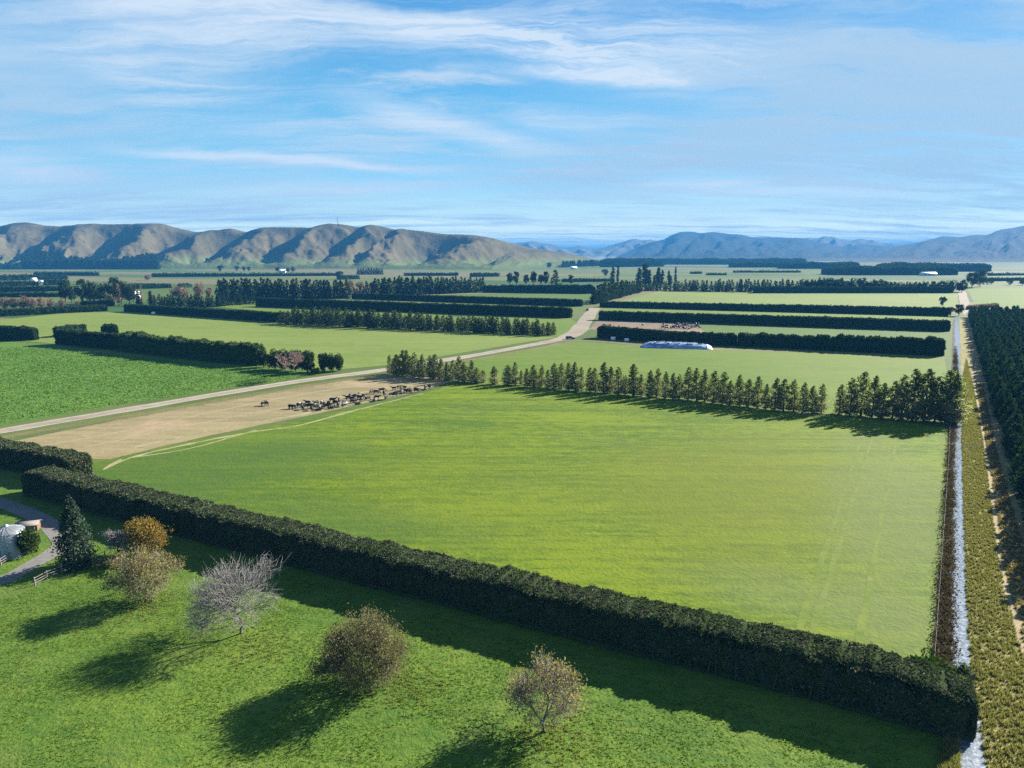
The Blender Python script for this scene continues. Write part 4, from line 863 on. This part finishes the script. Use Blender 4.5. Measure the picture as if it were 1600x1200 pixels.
V, Q = lathe([(rs_ + .3, -.05), (rs_ + .3, .15), (.01, .16)]); link('base_slab', mesh_np('base_slab', V, [Q], mat_plain('concrete', (.32, .31, .29), .9)), t)
a = -1.1; lx, ly = cos(a) * (rs_ + .16), sin(a) * (rs_ + .16); sgs = [((lx + dx * -sin(a), ly + dx * cos(a), .2), (lx + dx * -sin(a), ly + dx * cos(a), hs_ + .3), .03, .03) for dx in (-.2, .2)]
sgs += [((lx - .2 * -sin(a), ly - .2 * cos(a), z), (lx + .2 * -sin(a), ly + .2 * cos(a), z), .018, .018) for z in np.arange(.4, hs_, .3)]
V, Q = tubes(sgs, 4); link('ladder', mesh_np('ladder', V, [Q], M_galv), t)
V, Q = box(-.4, .4, -rs_ - .09, -rs_ + .1, .4, 1.5); link('hatch', mesh_np('hatch', V, [Q], mat_plain('hatch_steel', (.3, .33, .36), .5, metal=.3)), t)
bush('garden_shrub', 'clipped round dark green shrub right of the silo', 45, 866, 828, 34, L_ever, 71, .16, 60, 80)
def house(name, label, px, base, w, d, h, roofh, wallc, roofc, rz=0.0, cat='house', windows=3, loc=None):
    x, y = G(px, base); t = thing(name, label, cat, (x, y, 0), rz)
    wm = mat_plain(name + '_wall_paint', wallc, .8, .08, 1); rm = mat_plain(name + '_roof_sheet', roofc, .6, .12, 1)
    V = np.array([(-w / 2, -d / 2, -.1), (w / 2, -d / 2, -.1), (w / 2, d / 2, -.1), (-w / 2, d / 2, -.1), (-w / 2, -d / 2, h), (w / 2, -d / 2, h), (w / 2, d / 2, h), (-w / 2, d / 2, h), (-w / 2, 0, h + roofh), (w / 2, 0, h + roofh)], float)
    me = bpy.data.meshes.new('wall'); me.from_pydata(V.tolist(), [], [(0, 1, 5, 4), (2, 3, 7, 6), (1, 2, 6, 9, 5), (3, 0, 4, 8, 7)]); me.materials.append(wm); link('wall', me, t)
    o = .12 * d; k = roofh / (d / 2); th = .12
    RV, RQ = [], []
    for sg in (-1, 1):
        a = [(-w / 2 - o, sg * (d / 2 + o), h - k * o), (w / 2 + o, sg * (d / 2 + o), h - k * o), (w / 2 + o, 0, h + roofh), (-w / 2 - o, 0, h + roofh)]
        RV.append((np.array([(p_[0], p_[1], p_[2] + z_) for z_ in (.01, th) for p_ in a]), np.array([(0, 1, 2, 3), (7, 6, 5, 4), (0, 4, 5, 1), (1, 5, 6, 2), (2, 6, 7, 3), (3, 7, 4, 0)])))
    V, Q = merge(RV); link('roof', mesh_np('roof', V, Q, rm), t)
    gm = mat_plain('window_glass', (.05, .06, .08), .15, .1, spec=.6)
    for i in range(windows):
        wx = -w / 2 + w * (i + .5) / windows
        V, Q = box(wx - w * .09, wx + w * .09, -d / 2 - .06, -d / 2 + .05, h * .38, h * .8); link('window', mesh_np('window', V, [Q], gm), t)
    V, Q = box(w * .31, w * .39, -d / 2 - .05, -d / 2 + .05, 0, h * .75); link('door', mesh_np('door', V, [Q], rm), t)
    return t
house('garden_shed', 'small brown shed with a pale lean roof beside the silo shrub', 45, 828, 3.0, 2.0, 1.1, .35, (.16, .09, .055), (.17, .15, .135), .35, 'shed', 1)
house('farm_building', 'long low white farm building far off at the left', 38, 446, 19, 9, 3.2, 2.0, (.75, .75, .73), (.70, .72, .74), .2, 'building', 4)
house('farm_house', 'tall narrow white farm building beside the long low one', 54, 445, 6, 7, 8, 2.5, (.8, .8, .78), (.6, .62, .64), .2, 'building', 1)
house('farm_shed', 'small white shed right of the tall narrow farm building', 67, 444, 8, 7, 4, 1.5, (.78, .78, .76), (.7, .7, .7), .2, 'building', 2)
house('cottage', 'small white roofed house between dark trees at the hill foot', 441, 426, 16, 11, 4, 4, (.75, .74, .72), (.8, .8, .8), .1, 'house', 2)
house('barn', 'tiny white barn below the low knoll', 896, 421, 18, 12, 5, 4, (.8, .8, .8), (.8, .82, .84), .1, 'barn', 2)
house('plain_barn', 'white barn at the edge of the blue wood on the right plain', 1450, 431, 30, 12, 5, 3, (.75, .76, .74), (.8, .8, .8), 0, 'barn', 3)
house('plain_house', 'small pale house in front of the far wood under the right mountain', 1390, 422, 30, 14, 6, 4, (.75, .75, .75), (.8, .8, .8), 0, 'house', 3)
house('homestead', 'white house glimpsed behind the homestead evergreens', 211, 465, 9, 9, 4, 2.5, (.8, .8, .8), (.75, .75, .76), 0, 'house', 2)

# ------------------------------------------------------------------ silage stack, bales, vehicles
m, n, out = material('silage_sheet'); p = n.pos()
f = n.noise(n.mapping(p, -ROWA, (.25, 1.2, 1)), 1.0, 4); c = n.mix(n.ramp(f, .42, .6), (.10, .15, .27), (.30, .38, .52)); principled(n, out, c, .35, n.bump(f, .8, .3), spec=.5)
q0 = np.array(G(1002, 543)); q1 = np.array(G(1113, 546)); L = np.linalg.norm(q1 - q0); d = (q1 - q0) / L; a = math.atan2(d[1], d[0])
t = thing('silage_stack', 'long low silage stack under dark blue plastic sheeting', 'silage stack', (*((q0 + q1) / 2 + np.array((-d[1], d[0])) * 4), 0), a)
nu, nv_ = 60, 20; U, W_ = np.meshgrid(np.linspace(-1, 1, nu), np.linspace(-1, 1, nv_), indexing='ij')
hh = 2.9 * np.clip(1 - np.abs(U) ** 5, 0, 1) ** .6 * np.clip(1 - np.abs(W_) ** 3, 0, 1) * (1 - .22 * (U + 1) / 2) + .12 * fbm(U * 9, W_ * 3, 5, 3) * (np.abs(W_) < .95)
V = np.stack([U * L / 2, W_ * 5.5, np.maximum(hh, -.02)], 2).reshape(-1, 3); i, j = np.meshgrid(np.arange(nu - 1), np.arange(nv_ - 1), indexing='ij'); aa = (i * nv_ + j).ravel()
link('plastic_cover', mesh_np('plastic_cover', V, [np.stack([aa, aa + nv_, aa + nv_ + 1, aa + 1], 1)], m, smooth=True), t)
M_wht = mat_plain('white_wrap', (.75, .76, .78), .4, .08)
U2 = np.linspace(.84, 1.0, 12); W2 = np.linspace(-1.02, 1.02, 14); U, W_ = np.meshgrid(U2, W2, indexing='ij')
hh = (2.9 * np.clip(1 - np.abs(U) ** 5, 0, 1) ** .6 * np.clip(1 - np.abs(W_ / 1.02) ** 3, 0, 1) * (1 - .22 * (U + 1) / 2)) + .16
V = np.stack([U * L / 2 * 1.01, W_ * 5.5, hh], 2).reshape(-1, 3); i, j = np.meshgrid(np.arange(11), np.arange(13), indexing='ij'); aa = (i * 14 + j).ravel()
link('white_sheet', mesh_np('white_sheet', V, [np.stack([aa, aa + 14, aa + 15, aa + 1], 1)], M_wht, smooth=True), t)
M_tyre = mat_plain('tyre_rubber', (.03, .03, .03), .8)
V, Q = [], []
tr_ = [(.42 + .16 * cos(b), .12 + .12 * sin(b)) for b in np.linspace(0, 2 * pi, 9)]; tv, tq = lathe(tr_, 14); tm = mesh_np('tyre', tv, [tq], M_tyre)
for k in range(26):
    u_ = -.8 + 1.55 * k / 25; w_ = random.choice((-.5, -.25, 0, .3)); hz_ = 2.9 * (1 - abs(u_) ** 5) ** .6 * (1 - abs(w_) ** 3) * (1 - .22 * (u_ + 1) / 2)
    link('tyre', tm, t, (u_ * L / 2, w_ * 5.5, hz_ + .08))
def bale(label, px, base, s):
    x, y = G(px, base); V, Q = lathe([(.02, 0), (s * .92, .0), (s, .12), (s, 1.1 * s), (s * .92, 1.22 * s), (.02, 1.25 * s)], 20); o = link('wrapped_bale', mesh_np('wrapped_bale', V, [Q], M_wht, smooth=True), None, (x, y, 0)); tag(o, label, 'bale')
bale('white wrapped bale at the hedge foot left of the silage stack', 958, 531, 1.3); bale('white wrapped bale nearer the silage stack at the hedge foot', 979, 533, 1.2)
bale('small white object at the foot of the hedge across the pale paddock', 240, 491, 1.5)
M_gls = mat_plain('car_glass', (.03, .04, .05), .1, .1, spec=.6)
def car(name, label, px, base, rz, col, l=4.6):
    x, y = G(px, base); t = thing(name, label, 'car', (x, y, .05), rz); w = 1.85; paint = mat_plain(name + '_paint', col, .3, .08, spec=.5)
    prof = [(-l / 2, .35), (-l / 2, .85), (-l / 2 + .15, 1.0), (-l * .42, 1.55), (-l * .36, 1.68), (l * .05, 1.66), (l * .2, 1.05), (l * .44, .92), (l / 2, .75), (l / 2, .35)]
    bm = bmesh.new(); f = bm.faces.new([bm.verts.new((a_, -w / 2, b_)) for a_, b_ in prof]); e = bmesh.ops.extrude_face_region(bm, geom=[f]); bmesh.ops.translate(bm, vec=(0, w, 0), verts=[v for v in e['geom'] if isinstance(v, bmesh.types.BMVert)])
    bmesh.ops.recalc_face_normals(bm, faces=bm.faces[:])
    for v in bm.verts:
        if v.co.z > 1.2: v.co.y *= .84
    bmesh.ops.bevel(bm, geom=bm.edges[:], offset=.06, segments=2, affect='EDGES')
    me = bpy.data.meshes.new('body'); bm.to_mesh(me); bm.free(); me.materials.append(paint); link('body', me, t)
    for sy in (-1, 1):
        V = np.array([(-l * .38, sy * (w / 2 * .93), 1.08), (l * .12, sy * (w / 2 * .93), 1.08), (l * .03, sy * (w / 2 * .86), 1.56), (-l * .34, sy * (w / 2 * .86), 1.56)]); link('side_window', mesh_np('side_window', V, [np.array([[0, 1, 2, 3]])], M_gls), t)
    V = np.array([(l * .205, -w * .42, 1.09), (l * .205, w * .42, 1.09), (l * .07, w * .4, 1.62), (l * .07, -w * .4, 1.62)]) + np.array((.03, 0, .02)); link('windscreen', mesh_np('windscreen', V, [np.array([[0, 1, 2, 3]])], M_gls), t)
    for sx in (-.31, .31):
        for sy in (-1, 1):
            V, Q = lathe([(.05, -.11), (.33, -.11), (.36, -.06), (.36, .06), (.33, .11), (.05, .11)], 18); V = V[:, (0, 2, 1)]; o = link('wheel', mesh_np('wheel', V, [Q], M_tyre, smooth=False), t, (sx * l, sy * (w / 2 - .08), .36))
    return t
dr = np.array(G(930, 481)) - np.array(G(905, 514)); ra = math.atan2(dr[1], dr[0])
car('parked_car', 'dark car driving away on the gravel road beyond the bend', 918, 485.5, ra, (.02, .02, .025))
car('parked_car', 'dark vehicle pulled in at the farm lane corner by the road bend', 891, 530, .2, (.05, .055, .06), 5.2)

# ------------------------------------------------------------------ cattle
m, n, out = material('cow_hide'); tc = n.new('ShaderNodeTexCoord'); oi = n.new('ShaderNodeObjectInfo')
pp = n.v('ADD', tc.outputs['Object'], n.v('SCALE', (7.0, 3.0, 5.0), scale=n.m('MULTIPLY', oi.outputs['Random'], 9)))
f = n.ramp(n.noise(pp, .9, 1), .66, .69); c = n.mix(f, (.016, .014, .014), (.55, .52, .48)); principled(n, out, c, .6, spec=.3); M_cow = m
def cow_mesh(pose):
    z = {'graze': 0, 'stand': 0, 'lie': -.62}[pose]
    v = [(-.75, 0, 1.12, .27), (-.35, 0, 1.10, .36), (.1, 0, 1.06, .39), (.5, 0, 1.12, .33), (.72, 0, 1.2, .24)]
    e = [(0, 1), (1, 2), (2, 3), (3, 4)]
    def add(par, *pts):
        k = par
        for p_ in pts: v.append(p_); e.append((k, len(v) - 1)); k = len(v) - 1
        return k
    if pose == 'graze': hd = add(4, (1.0, .02, .98, .17), (1.2, .05, .62, .15), (1.27, .05, .42, .14), (1.36, .05, .2, .10), (1.4, .05, .10, .085))
    else: hd = add(4, (.98, .03, 1.36, .17), (1.18, .06, 1.52, .16), (1.36, .08, 1.48, .14), (1.56, .1, 1.38, .10), (1.64, .1, 1.34, .085))
    poll = hd - 3
    hp = v[poll]
    for sy in (-1, 1): add(poll, (hp[0] - .02, hp[1] + sy * .2, hp[2] + .05, .045), (hp[0] - .05, hp[1] + sy * .34, hp[2] + .02, .03))
    for sy in (-1, 1):
        if pose == 'lie':
            add(3, (.6, sy * .26, .95, .15), (.85, sy * .3, .74, .09), (.62, sy * .32, .70, .065)); add(0, (-.6, sy * .33, .95, .2), (-.3, sy * .42, .78, .11), (-.62, sy * .45, .72, .07))
        else:
            s_ = random.uniform(-.1, .1)
            add(3, (.55, sy * .2, .82, .16), (.58 + s_, sy * .2, .48, .085), (.56 + s_, sy * .2, .2, .06), (.59 + s_, sy * .2, .04, .07))
            add(0, (-.66, sy * .2, .86, .2), (-.58 + s_, sy * .2, .62, .13), (-.78 + s_, sy * .2, .44, .075), (-.74 + s_, sy * .2, .18, .06), (-.71 + s_, sy * .2, .04, .07))
    add(0, (-1.0, 0, 1.16, .06), (-1.06, 0, .8, .035), (-1.05, 0, .5, .04))
    if pose != 'lie': add(1, (-.4, 0, .74, .15))
    me = bpy.data.meshes.new('cow_skeleton'); me.from_pydata([(a, b, c_ + z) for a, b, c_, _ in v], e, [])
    o = bpy.data.objects.new('cow_skeleton', me); C.objects.link(o)
    md = o.modifiers.new('s', 'SKIN'); md.use_smooth_shade = True
    for i, (_, _, _, rr) in enumerate(v): me.skin_vertices[0].data[i].radius = (rr, rr)
    me.skin_vertices[0].data[0].use_root = True
    sb = o.modifiers.new('b', 'SUBSURF'); sb.levels = 1; sb.render_levels = 1
    dg = bpy.context.evaluated_depsgraph_get(); out_ = bpy.data.meshes.new_from_object(o.evaluated_get(dg)); out_.name = 'cow_' + pose
    bpy.data.objects.remove(o); bpy.data.meshes.remove(me); out_.materials.clear(); out_.materials.append(M_cow)
    return out_
COW = [cow_mesh('graze'), cow_mesh('stand'), cow_mesh('graze'), cow_mesh('lie')]
herd = [(455, 637), (459, 637), (469, 635), (473, 638), (477, 633), (481, 631), (484, 636), (487, 639), (491, 636), (494, 631), (497, 640), (500, 637), (503, 632), (508, 633), (511, 636), (514, 632), (517, 637), (520, 627), (524, 630), (528, 633), (530, 627), (536, 633), (540, 631), (544, 623), (548, 620), (551, 624), (553, 628), (556, 620), (559, 630), (562, 623), (565, 626), (568, 621), (575, 624), (580, 613), (585, 625), (588, 614), (589, 622), (597, 611), (600, 616), (603, 622), (612, 615), (616, 608), (618, 617), (623, 606), (626, 614), (628, 608), (632, 604), (634, 612), (638, 612), (641, 610), (648, 609), (651, 611), (655, 608), (665, 606), (671, 606), (412, 632), (417, 632)]
herd.sort()
def cow(label, x, b, group, k):
    q = G(x, b); o = link('cow', COW[k % 4], None, (q[0], q[1], 0)); o.rotation_euler = (0, 0, random.uniform(0, 6.28)); s = random.uniform(.92, 1.12); o.scale = (s, s, s); tag(o, label, 'cow', group)
for k, (x, b) in enumerate(herd):
    lab = ('black cow lying alone out on the tan strip, the left one' if k == 0 else 'black cow alone out on the tan strip, the right one') if k < 2 else f'black cow {nth(k - 2)} from the left in the herd between tan strip and big paddock'
    cow(lab, x, b + 2.0, 'cattle in the herd by the tan strip', 1 if k < 2 else int(rng.integers(0, 3)) if k % 6 else 3)
hp_ = []
for k in range(46):
    f = rng.beta(2, 1.7); hp_.append((1028 + 68 * f, 507.5 + rng.uniform(0, 7.5)))
hp_ += [(944, 509.5), (949, 510), (953, 510), (1004, 509)]
hp_.sort()
for k, (x, b) in enumerate(hp_): cow(f'small distant cow {nth(k)} from the left on the muddy paddock behind the stack hedge', x, b, 'distant cattle on the muddy paddock', int(rng.integers(0, 3)))
# ------------------------------------------------------------------ sky, sun, air
AZ, EL = radians_az, radians_el = R(55), R(26.5)
sun = bpy.data.lights.new('Sun', 'SUN'); so = bpy.data.objects.new('Sun', sun); C.objects.link(so)
sun.energy = 5.0; sun.angle = R(.5); sun.color = (1.0, .93, .82)
so.rotation_euler = (pi / 2 - EL, 0, pi - AZ)       # shines from the right, beyond the paddocks, towards the camera
w = bpy.data.worlds.new("World"); SC.world = w; w.use_nodes = True; nt = w.node_tree; nt.nodes.clear(); n = N(nt)
sky = n.new('ShaderNodeTexSky', sky_type='NISHITA'); sky.sun_disc = False; sky.sun_elevation = EL; sky.sun_rotation = AZ
sky.air_density = 1.0; sky.dust_density = .2; sky.ozone_density = 2.5
tc = n.new('ShaderNodeTexCoord'); dr = tc.outputs['Generated']; sp = n.new('ShaderNodeSeparateXYZ'); n.put(sp.inputs[0], dr)
K0 = .10
den = n.m('ADD', n.m('MAXIMUM', sp.outputs[2], 0.0), K0)
cb = n.new('ShaderNodeCombineXYZ'); n.put(cb.inputs[0], n.m('DIVIDE', sp.outputs[0], den)); n.put(cb.inputs[1], n.m('DIVIDE', sp.outputs[1], den))
cp = cb.outputs[0]
def SP(px, py):
    d = np.array(((px - 800) / F, cos(P) - (py - 600) / F * sin(P), -sin(P) - (py - 600) / F * cos(P))); d /= np.linalg.norm(d)
    return np.array((d[0], d[1])) / (max(d[2], 0) + K0)
warp = n.new('ShaderNodeTexNoise'); n.put(warp.inputs['Vector'], cp); warp.inputs['Scale'].default_value = 1.1; warp.inputs['Detail'].default_value = 5; warp.inputs['Roughness'].default_value = .6
cw = n.v('ADD', cp, n.v('SCALE', n.v('SUBTRACT', warp.outputs['Color'], (.5, .5, .5)), scale=.55))
fd = SP(1020, 135) - SP(380, 5); fa = math.atan2(fd[1], fd[0])
def fibre(vec, rot, sx, sy, off, lo, hi, detail=8, rough=.62, dist=.4):
    return n.ramp(n.noise(n.mapping(vec, -rot, (sx, sy, 1), off), 1.0, detail, rough, dist), lo, hi)
tot = None
def add_mask(mk):
    global tot
    tot = mk if tot is None else n.m('ADD', tot, mk)
f1 = fibre(cw, fa, .8, 4.5, (0, 0, 0), .38, .66, 10, .7, .8); f2 = fibre(cw, fa + .3, 1.8, 8.0, (4, 2, 0), .38, .66, 8, .72, .5)
fib = n.m('MULTIPLY_ADD', f1, .6, n.m('MULTIPLY', f2, .4))
def streak(a, b, wd, amt, soft=.55, e0=(-.15, .3), e1=(.6, 1.15)):
    A, B = SP(*a), SP(*b); d = B - A; L = np.linalg.norm(d); d /= L
    q = n.v('SUBTRACT', cw, (A[0], A[1], 0)); along = n.v('DOT_PRODUCT', q, (d[0], d[1], 0)); ac = n.v('DOT_PRODUCT', q, (-d[1], d[0], 0))
    t = n.m('DIVIDE', along, L)
    env = n.m('MULTIPLY', n.ramp(t, *e0), n.m('SUBTRACT', 1.0, n.ramp(t, *e1)))
    g = n.m('SUBTRACT', 1.0, n.ramp(n.m('ABSOLUTE', ac), 0, wd))
    add_mask(n.m('MULTIPLY', n.m('MULTIPLY', env, g), n.m('MULTIPLY', n.m('MULTIPLY_ADD', fib, soft, 1 - soft), amt)))
streak((120, -40), (560, 55), .45, .95, .6)
streak((380, 0), (1130, 150), .22, 1.15, .7)
streak((420, 20), (1250, 120), .55, .8, 1.0)
streak((700, 40), (1150, 90), .45, .7, 1.0)
streak((-250, 10), (480, 100), 1.0, .62, .55)
streak((520, 150), (880, 245), .26, 1.0, .5)
streak((180, 236), (700, 270), .20, 1.25, .45)
streak((300, 300), (760, 294), .40, .8, .5)
streak((-80, 245), (120, 285), .5, .9, .6)
streak((1000, 290), (1480, 310), .55, .9, .8)
streak((1040, 280), (1220, 300), .35, .7, .8)
streak((800, 180), (980, 200), .35, .7, .7)
streak((100, 190), (640, 215), .45, .5, .8)
streak((-100, 330), (560, 330), .8, .35, .5)
streak((700, 350), (1500, 345), 1.2, .5, .6)
wisp = n.m('MULTIPLY', tot, 1.0, clamp=True)
thin = n.m('MULTIPLY', n.m('MULTIPLY', fibre(cw, fa - .1, .7, 3.2, (7, 3, 0), .40, .68, 10, .7), fibre(cp, fa, .5, .7, (2, 8, 0), .28, .54, 3)), 1.0)
tot = None
def veil(c, r_, amt):
    A = SP(*c); d = n.v('LENGTH', n.v('MULTIPLY', n.v('SUBTRACT', cw, (A[0], A[1], 0)), (1 / r_[0], 1 / r_[1], 0)))
    add_mask(n.m('MULTIPLY', n.m('SUBTRACT', 1.0, n.ramp(d, .1, 1.0)), amt))
veil((1330, 165), (1.5, 1.1), .95); veil((1560, 90), (1.4, 1.5), .8); veil((1500, 220), (2.2, 1.5), .8); veil((60, 190), (.9, .7), .85); veil((-20, 125), (.6, .5), .9); veil((120, 325), (2.0, 1.4), .8); veil((900, 270), (1.1, 1.0), .75); veil((1500, 300), (2.6, 2.0), .7); veil((420, 335), (1.4, .9), .7); veil((1050, 240), (1.6, 1.1), .6)
vn = fibre(cw, fa + .15, .9, 3.4, (1, 6, 0), .36, .62, 8, .62)
vt = n.m('MULTIPLY', tot, n.m('MULTIPLY_ADD', vn, .72, .28), clamp=True)
SKYK = .055
col = n.v('SCALE', n.v('MULTIPLY', sky.outputs[0], (.62, .86, 1.18)), scale=SKYK)
gr = n.new('ShaderNodeValToRGB'); n.put(gr.inputs[0], sp.outputs[2]); e = gr.color_ramp
e.elements[0].position = .0; e.elements[0].color = (.75, .70, .38, 1); e.elements[1].position = .75; e.elements[1].color = (.010, .045, .13, 1)
for ps_, c_ in ((.03, (.58, .58, .36)), (.055, (.27, .35, .30)), (.09, (.13, .235, .28)), (.17, (.052, .172, .25)), (.30, (.020, .108, .215)), (.42, (.016, .075, .19))):
    q = e.elements.new(ps_); q.color = (*c_, 1)
col = n.mix(.8, col, gr.outputs[0])
col = n.mix(thin, col, (.175, .225, .275))
col = n.mix(n.m('MULTIPLY', vt, .85), col, (.142, .200, .256))
col = n.mix(n.m('MULTIPLY', wisp, .85), col, (.24, .27, .30))
bg = n.new('ShaderNodeBackground'); n.put(bg.inputs[0], col); bg.inputs[1].default_value = .82
wo = n.new('ShaderNodeOutputWorld'); nt.links.new(bg.outputs[0], wo.inputs[0])
# the air between here and the mountains
HZ = 30000.0
TOPZ = max(max(v.co.z for v in o.data.vertices) for o in C.objects if o.name in ('left_hills', 'middle_mountain', 'right_mountain', 'far_range')) if 'left_hills' in bpy.data.objects else 345
print('haze top', TOPZ)
bm = bmesh.new(); bmesh.ops.create_cube(bm, size=1.0)
for v in bm.verts: v.co = (v.co.x * 2 * HZ, v.co.y * 2 * HZ, -1.5 if v.co.z < 0 else TOPZ + 15)
me = bpy.data.meshes.new('haze'); bm.to_mesh(me); bm.free()
m = bpy.data.materials.new('air_haze'); m.use_nodes = True; nt = m.node_tree; nt.nodes.clear()
pv = nt.nodes.new('ShaderNodeVolumePrincipled'); pv.inputs['Color'].default_value = (.048, .238, .54, 1); pv.inputs['Density'].default_value = 1.15e-4; pv.inputs['Anisotropy'].default_value = .0
ou = nt.nodes.new('ShaderNodeOutputMaterial'); nt.links.new(pv.outputs[0], ou.inputs['Volume'])
me.materials.append(m); tag(link('haze', me), kind='stuff')
SC.render.engine = 'CYCLES'; cy = SC.cycles
cy.max_bounces = 5; cy.diffuse_bounces = 2; cy.glossy_bounces = 2; cy.transmission_bounces = 2; cy.volume_bounces = 1; cy.transparent_max_bounces = 4
cy.use_denoising = False
try: cy.denoiser = 'OPENIMAGEDENOISE'; cy.denoising_input_passes = 'RGB_ALBEDO_NORMAL'
except Exception: pass
vs = SC.view_settings; vs.view_transform = 'Standard'; vs.look = 'None'; vs.gamma = 1.0; vs.exposure = 2.0; vs.use_curve_mapping = False
